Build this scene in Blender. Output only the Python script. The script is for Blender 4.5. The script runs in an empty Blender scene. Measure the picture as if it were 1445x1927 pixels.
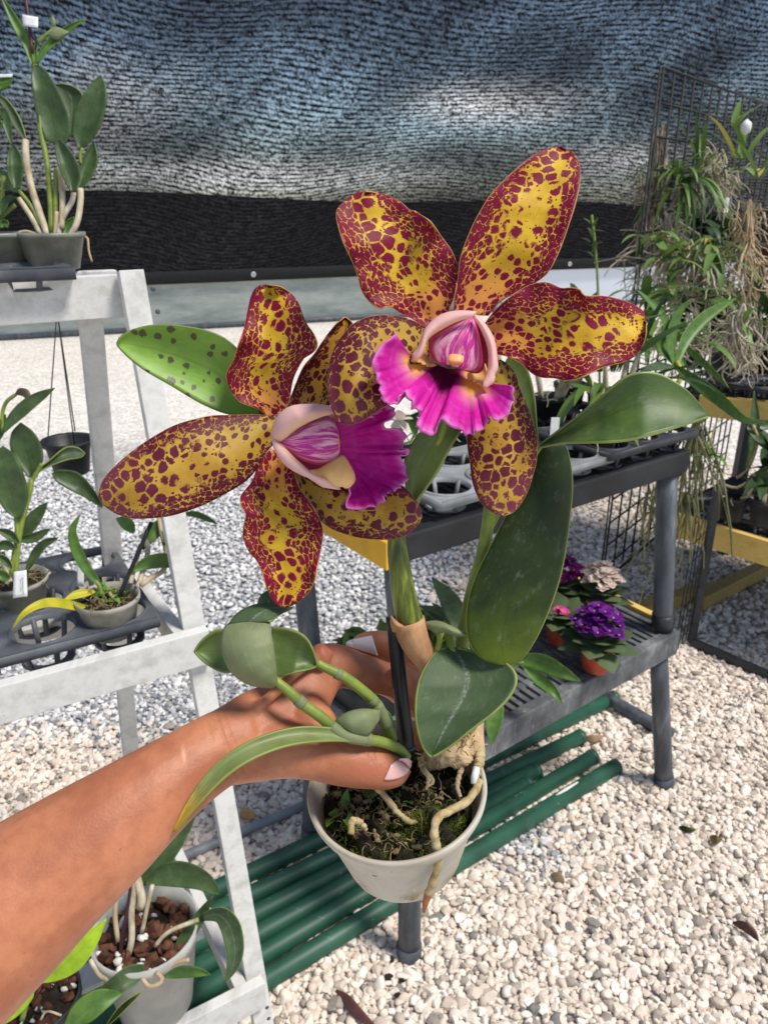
import bpy, bmesh, math, random
import numpy as np
from mathutils import Vector, Matrix
from mathutils.bvhtree import BVHTree

random.seed(7)
rng = np.random.default_rng(11)
S = bpy.context.scene
COL = S.collection
R = math.radians

# ------------------------------------------------------------------ camera
EYE = np.array((0.0, 0.0, 1.5))
PITCH = R(22.0)
FPX, CX, CY = 1448.0, 722.5, 963.5          # focal length and centre, in pixels of the 1445x1927 photograph
cam = bpy.data.cameras.new('camera')
camo = bpy.data.objects.new('camera', cam)
COL.objects.link(camo)
camo.location = EYE
camo.rotation_euler = (R(90) - PITCH, 0, 0)
cam.sensor_fit = 'VERTICAL'
cam.sensor_height = 36.0
cam.lens = 36.0 * FPX / 1927.0
cam.clip_start = 0.02
cam.clip_end = 500
cam.dof.use_dof = True
cam.dof.focus_distance = 0.42
cam.dof.aperture_fstop = 24
S.camera = camo

# ------------------------------------------------------------------ sky and sun
SUN_EL, SUN_AZ = R(60), R(112)                # azimuth clockwise from +Y
world = bpy.data.worlds.new('World')
S.world = world
world.use_nodes = True
wt = world.node_tree
wt.nodes.clear()
wo = wt.nodes.new('ShaderNodeOutputWorld')
bg = wt.nodes.new('ShaderNodeBackground')
sky = wt.nodes.new('ShaderNodeTexSky')
sky.sky_type = 'NISHITA'
sky.sun_disc = False
sky.sun_elevation = SUN_EL
sky.sun_rotation = SUN_AZ
sky.dust_density = 0.3
sky.ozone_density = 5.0
tc = wt.nodes.new('ShaderNodeTexCoord')
cl = wt.nodes.new('ShaderNodeTexNoise')
cl.inputs['Scale'].default_value = 2.6
cl.inputs['Detail'].default_value = 6
mpw = wt.nodes.new('ShaderNodeMapping')
mpw.inputs['Scale'].default_value = (1, 1, 2.6)
ramp = wt.nodes.new('ShaderNodeValToRGB')
ramp.color_ramp.elements[0].position = 0.55
ramp.color_ramp.elements[1].position = 0.74
ramp.color_ramp.elements[0].color = (0.08, 0.08, 0.08, 1)
mixw = wt.nodes.new('ShaderNodeMix')
mixw.data_type = 'RGBA'
mixw.inputs[7].default_value = (10.0, 10.1, 10.3, 1)   # bright white cloud, in the sky texture's own units
wt.links.new(tc.outputs['Generated'], mpw.inputs['Vector'])
wt.links.new(mpw.outputs[0], cl.inputs['Vector'])
wt.links.new(cl.outputs[0], ramp.inputs[0])
def glow_bank(cx, cz, sx, sz):
    a = wt.nodes.new('ShaderNodeVectorMath')
    a.operation = 'SUBTRACT'
    wt.links.new(tc.outputs['Generated'], a.inputs[0])
    a.inputs[1].default_value = (cx, 1.0, cz)
    b = wt.nodes.new('ShaderNodeVectorMath')
    b.operation = 'MULTIPLY'
    wt.links.new(a.outputs[0], b.inputs[0])
    b.inputs[1].default_value = (1 / sx, 1.0, 1 / sz)
    c = wt.nodes.new('ShaderNodeVectorMath')
    c.operation = 'LENGTH'
    wt.links.new(b.outputs[0], c.inputs[0])
    mr = wt.nodes.new('ShaderNodeMapRange')
    mr.interpolation_type = 'SMOOTHSTEP'
    wt.links.new(c.outputs['Value'], mr.inputs[0])
    mr.inputs[1].default_value, mr.inputs[2].default_value = 1.0, 0.0
    return mr.outputs[0]
last = ramp.outputs[0]
for b_ in ((.13, .105, .17, .040), (-.16, .030, .34, .030), (.28, .045, .22, .028)):     # white cloud banks added low over the horizon for the glow behind the cloth
    mx = wt.nodes.new('ShaderNodeMath')
    mx.operation = 'MAXIMUM'
    wt.links.new(last, mx.inputs[0])
    wt.links.new(glow_bank(*b_), mx.inputs[1])
    last = mx.outputs[0]
wt.links.new(last, mixw.inputs[0])
wt.links.new(sky.outputs[0], mixw.inputs[6])
wt.links.new(mixw.outputs[2], bg.inputs[0])
bg.inputs[1].default_value = 0.085
wt.links.new(bg.outputs[0], wo.inputs[0])

sl = bpy.data.lights.new('sun', 'SUN')
sl.energy = 3.0
sl.angle = R(15)
sl.color = (1.0, 0.95, 0.87)
so = bpy.data.objects.new('sun', sl)
COL.objects.link(so)
sd = Vector((math.sin(SUN_AZ) * math.cos(SUN_EL), math.cos(SUN_AZ) * math.cos(SUN_EL), math.sin(SUN_EL)))
so.location = sd * 20
so.rotation_euler = sd.to_track_quat('Z', 'Y').to_euler()

S.view_settings.view_transform = 'Standard'
S.view_settings.look = 'None'
S.view_settings.exposure = 0.50
S.view_settings.gamma = 1.0
S.render.engine = 'CYCLES'
S.cycles.max_bounces = 8
S.cycles.transparent_max_bounces = 16
S.cycles.use_denoising = True

# ------------------------------------------------------------------ where a pixel of the photograph lies in the world
FW = np.array((0, math.cos(PITCH), -math.sin(PITCH)))
UP = np.array((0, math.sin(PITCH), math.cos(PITCH)))
RT = np.array((1.0, 0, 0))

def ray(x, y):
    return FW + RT * ((x - CX) / FPX) - UP * ((y - CY) / FPX)

def P(x, y, d):
    return EYE + ray(x, y) * d

def onz(x, y, z=0.0):
    r = ray(x, y)
    return EYE + r * ((z - EYE[2]) / r[2])

def dep(p):
    return float(np.dot(np.asarray(p) - EYE, FW))

def zz(ox, oy, s, pts):
    """points read off an enlarged crop, back in photograph pixels"""
    return [(ox + p[0] / s, oy + p[1] / s) for p in pts]

# ------------------------------------------------------------------ scene objects
def wloc(o):
    v = Vector((0, 0, 0))
    while o is not None:
        v = v + o.location
        o = o.parent
    return v

def tag(o, label, cat, group=None, kind=None):
    o['label'] = label
    o['category'] = cat
    if group:
        o['group'] = group
    if kind:
        o['kind'] = kind
    return o

def thing(name, loc, label, cat, group=None):
    o = bpy.data.objects.new(name, None)
    o.empty_display_size = 0.02
    COL.objects.link(o)
    o.location = [float(c) for c in loc]
    return tag(o, label, cat, group)

def link(name, me, mat, parent=None, smooth=True, loc=None):
    o = bpy.data.objects.new(name, me)
    COL.objects.link(o)
    if mat is not None and not me.materials:
        me.materials.append(mat)
    off = Vector((0, 0, 0))
    if parent is not None:
        o.parent = parent
        off = wloc(parent)
    elif loc is not None:
        off = Vector([float(c) for c in loc])
        o.location = off
    if off.length > 0:
        me.transform(Matrix.Translation(-off))
    if smooth:
        me.shade_smooth()
    me.update()
    return o

def mesh(verts, faces):
    me = bpy.data.meshes.new('m')
    me.from_pydata([tuple(map(float, v)) for v in verts], [], [tuple(f) for f in faces])
    return me

def bevel(o, w=0.002, seg=2):
    m = o.modifiers.new('Bevel', 'BEVEL')
    m.width = w
    m.segments = seg
    m.limit_method = 'ANGLE'
    m.angle_limit = R(40)
    o.data.shade_flat()
    return o

class MB:
    """collects shapes into one mesh"""
    def __init__(s):
        s.v, s.f, s.n, s.mi = [], [], 0, []
    def add(s, verts, faces, mi=0):
        s.v.extend([tuple(map(float, p)) for p in verts])
        s.f.extend([tuple(i + s.n for i in f) for f in faces])
        s.mi.extend([mi] * len(faces))
        s.n += len(verts)
    def build(s, name, mat, parent=None, smooth=True, loc=None):
        me = bpy.data.meshes.new(name)
        me.from_pydata(s.v, [], s.f)
        if isinstance(mat, (list, tuple)):
            for m in mat:
                me.materials.append(m)
            me.polygons.foreach_set('material_index', s.mi)
        return link(name, me, None if isinstance(mat, (list, tuple)) else mat, parent, smooth, loc)

def smooth_path(pts, n):
    p = np.array(pts, float)
    if len(p) == 2:
        return p[0] + (p[1] - p[0]) * np.linspace(0, 1, n)[:, None]
    q = np.vstack([2 * p[0] - p[1], p, 2 * p[-1] - p[-2]])
    out = []
    m = 14
    for i in range(len(p) - 1):
        a, b, c, d = q[i], q[i + 1], q[i + 2], q[i + 3]
        t = np.linspace(0, 1, m, endpoint=False)[:, None]
        out.append(.5 * (2 * b + (c - a) * t + (2 * a - 5 * b + 4 * c - d) * t ** 2 + (3 * b - a - 3 * c + d) * t ** 3))
    out = np.vstack(out + [p[-1:]])
    k = min(3, out.shape[1])
    L = np.r_[0, np.cumsum(np.linalg.norm(np.diff(out[:, :k], axis=0), axis=1))]
    return np.stack([np.interp(np.linspace(0, L[-1], n), L, out[:, j]) for j in range(out.shape[1])], 1)

def tube_geo(pts, rad, seg=10, n=None, flat=1.0, cap=True):
    pts = np.array(pts, float)
    rad = np.array(rad, float) if np.ndim(rad) else np.full(len(pts), float(rad))
    n = n or max(2, (len(pts) - 1) * 4 + 1)
    pr = smooth_path(np.c_[pts, rad], n)
    c, r = pr[:, :3], np.maximum(pr[:, 3], 1e-5)
    t = np.gradient(c, axis=0)
    t /= np.linalg.norm(t, axis=1)[:, None] + 1e-12
    ref = np.array((0, 0, 1.0)) if abs(t[0][2]) < .9 else np.array((1.0, 0, 0))
    u = np.cross(t[0], ref)
    V, F = [], []
    a = np.linspace(0, 2 * math.pi, seg, endpoint=False)
    for i in range(n):
        u = u - t[i] * np.dot(u, t[i])
        u /= np.linalg.norm(u) + 1e-12
        w = np.cross(t[i], u)
        V.append(c[i] + r[i] * (np.cos(a)[:, None] * u + flat * np.sin(a)[:, None] * w))
    V = np.vstack(V)
    for i in range(n - 1):
        for j in range(seg):
            k = (j + 1) % seg
            F.append((i * seg + j, i * seg + k, (i + 1) * seg + k, (i + 1) * seg + j))
    if cap:
        F.append(tuple(range(seg))[::-1])
        F.append(tuple((n - 1) * seg + j for j in range(seg)))
    return V, F

def tube(name, pts, rad, mat, parent=None, seg=12, n=None, flat=1.0, loc=None):
    b = MB()
    b.add(*tube_geo(pts, rad, seg, n, flat))
    return b.build(name, mat, parent, True, loc)

def frame(axis):
    z = np.array(axis, float)
    z /= np.linalg.norm(z)
    x = np.cross((0, 1.0, 0), z)
    x /= np.linalg.norm(x)
    return np.stack([x, np.cross(z, x), z], 1)

def lathe_geo(prof, origin, axis=(0, 0, 1), seg=40, close=True):
    M = frame(axis)
    V, F = [], []
    a = np.linspace(0, 2 * math.pi, seg, endpoint=False)
    for r, z in prof:
        ring = np.stack([r * np.cos(a), r * np.sin(a), np.full(seg, z)], 1)
        V.append(ring @ M.T + np.asarray(origin, float))
    n = len(prof)
    for i in range(n - 1):
        for j in range(seg):
            k = (j + 1) % seg
            F.append((i * seg + j, i * seg + k, (i + 1) * seg + k, (i + 1) * seg + j))
    return np.vstack(V), F

def lathe(name, prof, origin, mat, parent=None, axis=(0, 0, 1), seg=40):
    b = MB()
    b.add(*lathe_geo(prof, origin, axis, seg))
    o = b.build(name, mat, parent)
    return o

def box_geo(p0, p1, w, h, up=(0, 0, 1)):
    """a bar from p0 to p1, w wide, h high"""
    p0, p1 = np.asarray(p0, float), np.asarray(p1, float)
    t = (p1 - p0) / np.linalg.norm(p1 - p0)
    s = np.cross(t, up)
    s /= np.linalg.norm(s)
    u = np.cross(s, t)
    V = [p + s * a * w / 2 + u * b * h / 2 for p in (p0, p1) for a, b in ((-1, -1), (1, -1), (1, 1), (-1, 1))]
    F = [(0, 3, 2, 1), (4, 5, 6, 7), (0, 1, 5, 4), (1, 2, 6, 5), (2, 3, 7, 6), (3, 0, 4, 7)]
    return V, F

def beam(name, p0, p1, w, h, mat, parent=None, up=(0, 0, 1), bv=0.0015, loc=None):
    b = MB()
    b.add(*box_geo(p0, p1, w, h, up))
    o = b.build(name, mat, parent, False, loc)
    return bevel(o, bv)

def set_attr(me, name, vals, vec=False):
    a = me.attributes.new(name, 'FLOAT_VECTOR' if vec else 'FLOAT', 'POINT')
    a.data.foreach_set('vector' if vec else 'value', np.asarray(vals, np.float32).ravel())

def as_curve(d, n):
    if np.ndim(d) == 0:
        return np.full(n, float(d))
    return np.interp(np.linspace(0, 1, n), np.linspace(0, 1, len(d)), d)

def sheet(name, L, Rr, d, mat, parent=None, nu=14, nv=34, cup=0.0, wave=(0, 1), tilt=0.0, thick=0.0007, ripple=0.0, fold=0.0, seed=None, loc=None, inflate=0.0):
    """a petal or leaf between two edges running from its base to its tip; d is its distance along it, in metres.
    cup bends its middle away, tilt turns one edge nearer, wave ruffles the edges"""
    if seed is None:
        seed = random.random() * 50
    l, r = smooth_path(L, nv + 1), smooth_path(Rr, nv + 1)
    dv = as_curve(d, nv + 1)
    V = np.zeros((nv + 1, nu + 1, 3))
    e = np.linspace(-1, 1, nu + 1)
    v = np.linspace(0, 1, nv + 1)
    E, A = np.meshgrid(e, v)
    cupv = cup * np.sin(np.pi * np.clip(v, 0, 1) ** .8)[:, None] ** .7
    dd = dv[:, None] + cupv * (1 - E ** 2) + tilt * E * np.sin(np.pi * np.clip(v * .9 + .05, 0, 1))[:, None] + fold * (1 - np.abs(E))
    ph = np.where(E > 0, 1.3, 0) + seed
    dd = dd + wave[0] * np.abs(E) ** 3 * (np.sin(A * wave[1] * 6.28 + ph) + .5 * np.sin(A * wave[1] * 14.1 + ph * 2)) * np.clip(A * 3, 0, 1)
    dd = dd + ripple * (np.sin(A * 17 + E * 3 + seed) + np.sin(A * 9 - E * 5 + seed * 2)) * .5
    xy = l[:, None, :] + (r - l)[:, None, :] * ((E + 1) / 2)[:, :, None]
    rays = FW + RT * ((xy[..., :1] - CX) / FPX) - UP * ((xy[..., 1:2] - CY) / FPX)
    V = EYE + rays * dd[..., None]
    return finish_sheet(name, V, mat, parent, nu, nv, thick, seed, loc, inflate)

def finish_sheet(name, V, mat, parent, nu, nv, thick, seed, loc=None, inflate=0.0):
    e = np.linspace(-1, 1, nu + 1)
    v = np.linspace(0, 1, nv + 1)
    E, A = np.meshgrid(e, v)
    wid = np.linalg.norm(V[:, -1] - V[:, 0], axis=1)
    mid = V[:, nu // 2]
    lng = np.r_[0, np.cumsum(np.linalg.norm(np.diff(mid, axis=0), axis=1))]
    muv = np.stack([E * .5 * wid[:, None] * 100, np.broadcast_to(lng[:, None], E.shape) * 100, np.full(E.shape, seed)], -1)
    F = [(i * (nu + 1) + j, i * (nu + 1) + j + 1, (i + 1) * (nu + 1) + j + 1, (i + 1) * (nu + 1) + j) for i in range(nv) for j in range(nu)]
    verts = V.reshape(-1, 3)
    edge, along, across, mv = np.abs(E).ravel(), A.ravel(), ((E + 1) / 2).ravel(), muv.reshape(-1, 3)
    if inflate:
        N = len(verts)
        away = (verts - EYE)
        away /= np.linalg.norm(away, axis=1)[:, None]
        prof = np.sqrt(np.clip(1 - E ** 2, 0, 1)) * np.sqrt(np.clip(np.sin(np.pi * np.clip(A, .0, 1)), 0, 1))
        verts = np.vstack([verts - away * (inflate * prof).ravel()[:, None], verts + away * (inflate * prof + 1e-4).ravel()[:, None]])
        F = F + [tuple(i + N for i in f[::-1]) for f in F]
        edge, along, across, mv = (np.concatenate([q, q]) for q in (edge, along, across, mv))
    me = mesh(verts, F)
    set_attr(me, 'edge', edge)
    set_attr(me, 'along', along)
    set_attr(me, 'across', across)
    set_attr(me, 'muv', mv, True)
    o = link(name, me, mat, parent, True, loc)
    if thick and not inflate:
        m = o.modifiers.new('Solidify', 'SOLIDIFY')
        m.thickness = thick
        m.offset = 0
    return o

LEAFW = (.25, .62, .9, 1, .95, .8, .5, .04)

def blade(name, mid, w, mat, parent=None, prof=LEAFW, nu=8, nv=20, cup=0.0, tilt=0.0, thick=0.0008, **k):
    """a leaf from its midrib: (x, y, distance) points and a half width in pixels"""
    m = smooth_path([(p[0], p[1], p[2] * 1000) for p in mid], 13)
    t = np.gradient(m[:, :2], axis=0)
    t /= np.linalg.norm(t, axis=1)[:, None] + 1e-9
    nrm = np.stack([t[:, 1], -t[:, 0]], 1)
    ww = np.interp(np.linspace(0, 1, 13), np.linspace(0, 1, len(prof)), prof)[:, None] * w
    return sheet(name, m[:, :2] + nrm * ww, m[:, :2] - nrm * ww, m[:, 2] / 1000, mat, parent, nu, nv, cup, tilt=tilt, thick=thick, **k)

# leaves and roots placed in the world
def leaf_geo(b, p, dirn, length, width, droop, side=None, n=8, fold=.25, mi=0, prof=(.35, .8, 1, 1, .92, .75, .45, .03)):
    p = np.asarray(p, float)
    dirn = np.asarray(dirn, float) / np.linalg.norm(dirn)
    g = np.array((0, 0, -1.0))
    if side is None:
        side = np.cross(dirn, (0, 0, 1.0))
        if np.linalg.norm(side) < .1:
            side = np.array((1.0, 0, 0))
    side = np.asarray(side, float) / np.linalg.norm(side)
    c = p.copy()
    d = dirn.copy()
    V, F = [], []
    for i in range(n):
        s = i / (n - 1)
        w = np.interp(s, np.linspace(0, 1, len(prof)), prof) * width / 2
        nn = np.cross(side, d)
        nn /= np.linalg.norm(nn) + 1e-9
        V += [c - side * w + nn * w * fold, c, c + side * w + nn * w * fold]
        d = d + g * droop / n * (0.4 + 1.2 * s)
        d /= np.linalg.norm(d)
        c = c + d * length / (n - 1)
    for i in range(n - 1):
        F += [(i * 3, i * 3 + 1, i * 3 + 4, i * 3 + 3), (i * 3 + 1, i * 3 + 2, i * 3 + 5, i * 3 + 4)]
    b.add(V, F, mi)

def root_geo(b, p, length, wander=.3, r=.0022, dirn=(0, 0, -1), n=9, sag=.6, seg=5):
    c = np.asarray(p, float).copy()
    d = np.asarray(dirn, float)
    d /= np.linalg.norm(d)
    pts = [c.copy()]
    for i in range(n):
        d = d + rng.normal(0, wander, 3) + np.array((0, 0, -sag / n))
        d /= np.linalg.norm(d)
        c = c + d * length / n
        pts.append(c.copy())
    b.add(*tube_geo(pts, np.linspace(r, r * .55, len(pts)), seg, n * 2 + 1, cap=False))
# ------------------------------------------------------------------ materials
def lin(r, g, b):
    f = lambda c: (c / 255 / 12.92) if c / 255 <= .04045 else ((c / 255 + .055) / 1.055) ** 2.4
    return (f(r), f(g), f(b), 1)

class NT:
    def __init__(s, name):
        s.m = bpy.data.materials.new(name)
        s.m.use_nodes = True
        s.t = s.m.node_tree
        s.t.nodes.clear()
        s.out = s.t.nodes.new('ShaderNodeOutputMaterial')
    def n(s, kind, **kw):
        x = s.t.nodes.new('ShaderNode' + kind)
        for k, v in kw.items():
            setattr(x, k, v)
        return x
    def put(s, sock, v):
        if isinstance(v, bpy.types.NodeSocket):
            s.t.links.new(v, sock)
        elif v is not None:
            sock.default_value = v
    def math(s, op, a, b=None, c=None, clamp=False):
        x = s.n('Math', operation=op, use_clamp=clamp)
        s.put(x.inputs[0], a)
        s.put(x.inputs[1], b)
        s.put(x.inputs[2], c)
        return x.outputs[0]
    def step(s, v, a, b):
        x = s.n('MapRange', interpolation_type='SMOOTHSTEP')
        s.put(x.inputs[0], v)
        s.put(x.inputs[1], a)
        s.put(x.inputs[2], b)
        return x.outputs[0]
    def mix(s, f, a, b, blend='MIX'):
        x = s.n('Mix', data_type='RGBA', blend_type=blend)
        s.put(x.inputs[0], f)
        s.put(x.inputs[6], a)
        s.put(x.inputs[7], b)
        return x.outputs[2]
    def attr(s, name):
        return s.n('Attribute', attribute_name=name)
    def coord(s, scale=(1, 1, 1), src=None):
        if src is None:
            src = s.n('TexCoord').outputs['Object']
        m = s.n('Mapping')
        s.put(m.inputs['Vector'], src)
        m.inputs['Scale'].default_value = scale
        return m.outputs[0]
    def noise(s, vec, scale, detail=4, rough=.55, color=False, dist=0.0):
        x = s.n('TexNoise')
        s.put(x.inputs['Vector'], vec)
        x.inputs['Scale'].default_value = scale
        x.inputs['Detail'].default_value = detail
        x.inputs['Roughness'].default_value = rough
        x.inputs['Distortion'].default_value = dist
        return x.outputs[1 if color else 0]
    def ramp(s, f, stops, interp='LINEAR'):
        x = s.n('ValToRGB')
        e = x.color_ramp.elements
        x.color_ramp.interpolation = interp
        while len(e) < len(stops):
            e.new(.5)
        for i, (p, c) in enumerate(stops):
            e[i].position = p
            e[i].color = c if len(c) == 4 else (*c, 1)
        s.put(x.inputs[0], f)
        return x.outputs[0]
    def bump(s, h, strength=.3, dist=.001):
        x = s.n('Bump')
        x.inputs['Strength'].default_value = strength
        x.inputs['Distance'].default_value = dist
        s.put(x.inputs['Height'], h)
        return x.outputs[0]
    def finish(s, color, rough=.6, normal=None, trans=0.0, tcolor=None, spec=.5, sss=0.0, sssr=(.01, .004, .002), coat=0.0, metal=0.0, alpha=None, sheen=0.0):
        p = s.n('BsdfPrincipled')
        s.put(p.inputs['Base Color'], color)
        s.put(p.inputs['Roughness'], rough)
        s.put(p.inputs['Normal'], normal)
        p.inputs['Specular IOR Level'].default_value = spec
        p.inputs['Metallic'].default_value = metal
        p.inputs['Coat Weight'].default_value = coat
        if sss:
            p.inputs['Subsurface Weight'].default_value = sss
            p.inputs['Subsurface Radius'].default_value = sssr
            p.inputs['Subsurface Scale'].default_value = 1.0
        sh = p.outputs[0]
        if trans:
            t = s.n('BsdfTranslucent')
            s.put(t.inputs[0], tcolor if tcolor is not None else color)
            s.put(t.inputs['Normal'], normal)
            x = s.n('MixShader')
            s.put(x.inputs[0], trans)
            s.t.links.new(sh, x.inputs[1])
            s.t.links.new(t.outputs[0], x.inputs[2])
            sh = x.outputs[0]
        if alpha is not None:
            t = s.n('BsdfTransparent')
            x = s.n('MixShader')
            s.put(x.inputs[0], alpha)
            s.t.links.new(t.outputs[0], x.inputs[1])
            s.t.links.new(sh, x.inputs[2])
            sh = x.outputs[0]
        s.t.links.new(sh, s.out.inputs[0])
        return s.m

def plain(name, c1, c2=None, rough=.6, scale=30, detail=5, bump=.15, bscale=None, trans=0, spec=.4, stretch=(1, 1, 1), lo=.35, hi=.65, dist=.001, **k):
    t = NT(name)
    co = t.coord(stretch)
    nz = t.noise(co, scale, detail)
    col = t.ramp(nz, [(lo, c1), (hi, c2 or tuple(x * .8 for x in c1[:3]))])
    nb = t.noise(co, bscale or scale * 4, 4)
    return t.finish(col, rough, t.bump(nb, bump, dist), trans, spec=spec, **k)

def leaf_mat(name, dark, light, rough=.38, trans=.18, midrib=.25, dust=.25, base=None, spots=False, edgec=None, spec=.45, tip=None, streak=0):
    t = NT(name)
    mv = t.attr('muv').outputs['Vector']
    ed, al, ac = (t.attr(a).outputs['Fac'] for a in ('edge', 'along', 'across'))
    fib = t.noise(t.coord((14, .9, 1), mv), 1.6, 4)
    big = t.noise(mv, .55, 3)
    col = t.mix(t.step(big, .3, .7), dark, light)
    col = t.mix(t.math('MULTIPLY', t.step(fib, .45, .75), .30), col, tuple(min(1, c * 1.5) for c in light[:3]) + (1,))
    if base:
        col = t.mix(t.step(t.math('ADD', al, t.math('MULTIPLY', big, .25)), base[2], base[1]), col, base[0])
    if tip:
        col = t.mix(t.step(t.math('ADD', al, t.math('MULTIPLY', t.math('SUBTRACT', fib, .5), .5)), tip[1], tip[2]), col, tip[0])
    if midrib:
        mr = t.step(t.math('ABSOLUTE', t.math('SUBTRACT', ac, .5)), .03, .006)
        col = t.mix(t.math('MULTIPLY', mr, midrib), col, tuple(c * .45 for c in dark[:3]) + (1,))
    if dust:
        ds = t.step(t.noise(t.coord((1, .6, 1), mv), 1.7, 8, .75), .52, .75)
        sc = t.step(t.noise(t.coord((5, 1.2, 1), mv), 2.3, 6, .7), .62, .70)
        col = t.mix(t.math('MULTIPLY', t.math('MAXIMUM', ds, sc), dust), col, (.42, .45, .40, 1))
    if streak:
        sk = t.math('MULTIPLY', t.step(t.math('ABSOLUTE', t.math('SUBTRACT', ac, .5)), .045, .0), t.step(t.noise(mv, 6, 6, .75), .40, .66))
        col = t.mix(t.math('MULTIPLY', sk, streak), col, (.62, .64, .60, 1))
    if edgec:
        col = t.mix(t.step(ed, .955, .985), col, edgec)
    if spots:
        wv = t.n('VectorMath', operation='ADD')
        t.put(wv.inputs[0], mv)
        nzc = t.n('VectorMath', operation='SCALE')
        t.put(nzc.inputs[0], t.noise(mv, 3, 2, color=True))
        nzc.inputs['Scale'].default_value = .28
        t.put(wv.inputs[1], nzc.outputs[0])
        vo = t.n('TexVoronoi')
        t.put(vo.inputs['Vector'], wv.outputs[0])
        vo.inputs['Scale'].default_value = 1.75
        rr = t.n('SeparateColor')
        t.put(rr.inputs[0], vo.outputs['Color'])
        sz = t.math('MULTIPLY', t.step(rr.outputs[0], .30, 1.0), .46)
        m = t.step(t.math('SUBTRACT', sz, vo.outputs['Distance']), -.02, .10)
        col = t.mix(t.math('MULTIPLY', m, .85), col, lin(72, 50, 52))
    nb = t.bump(t.math('ADD', fib, t.math('MULTIPLY', big, 2)), .10, .0006)
    return t.finish(col, t.math('ADD', rough, t.math('MULTIPLY', big, .15)), nb, trans, tcolor=t.mix(.3, col, (.25, .40, .03, 1)), spec=spec)

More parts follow.
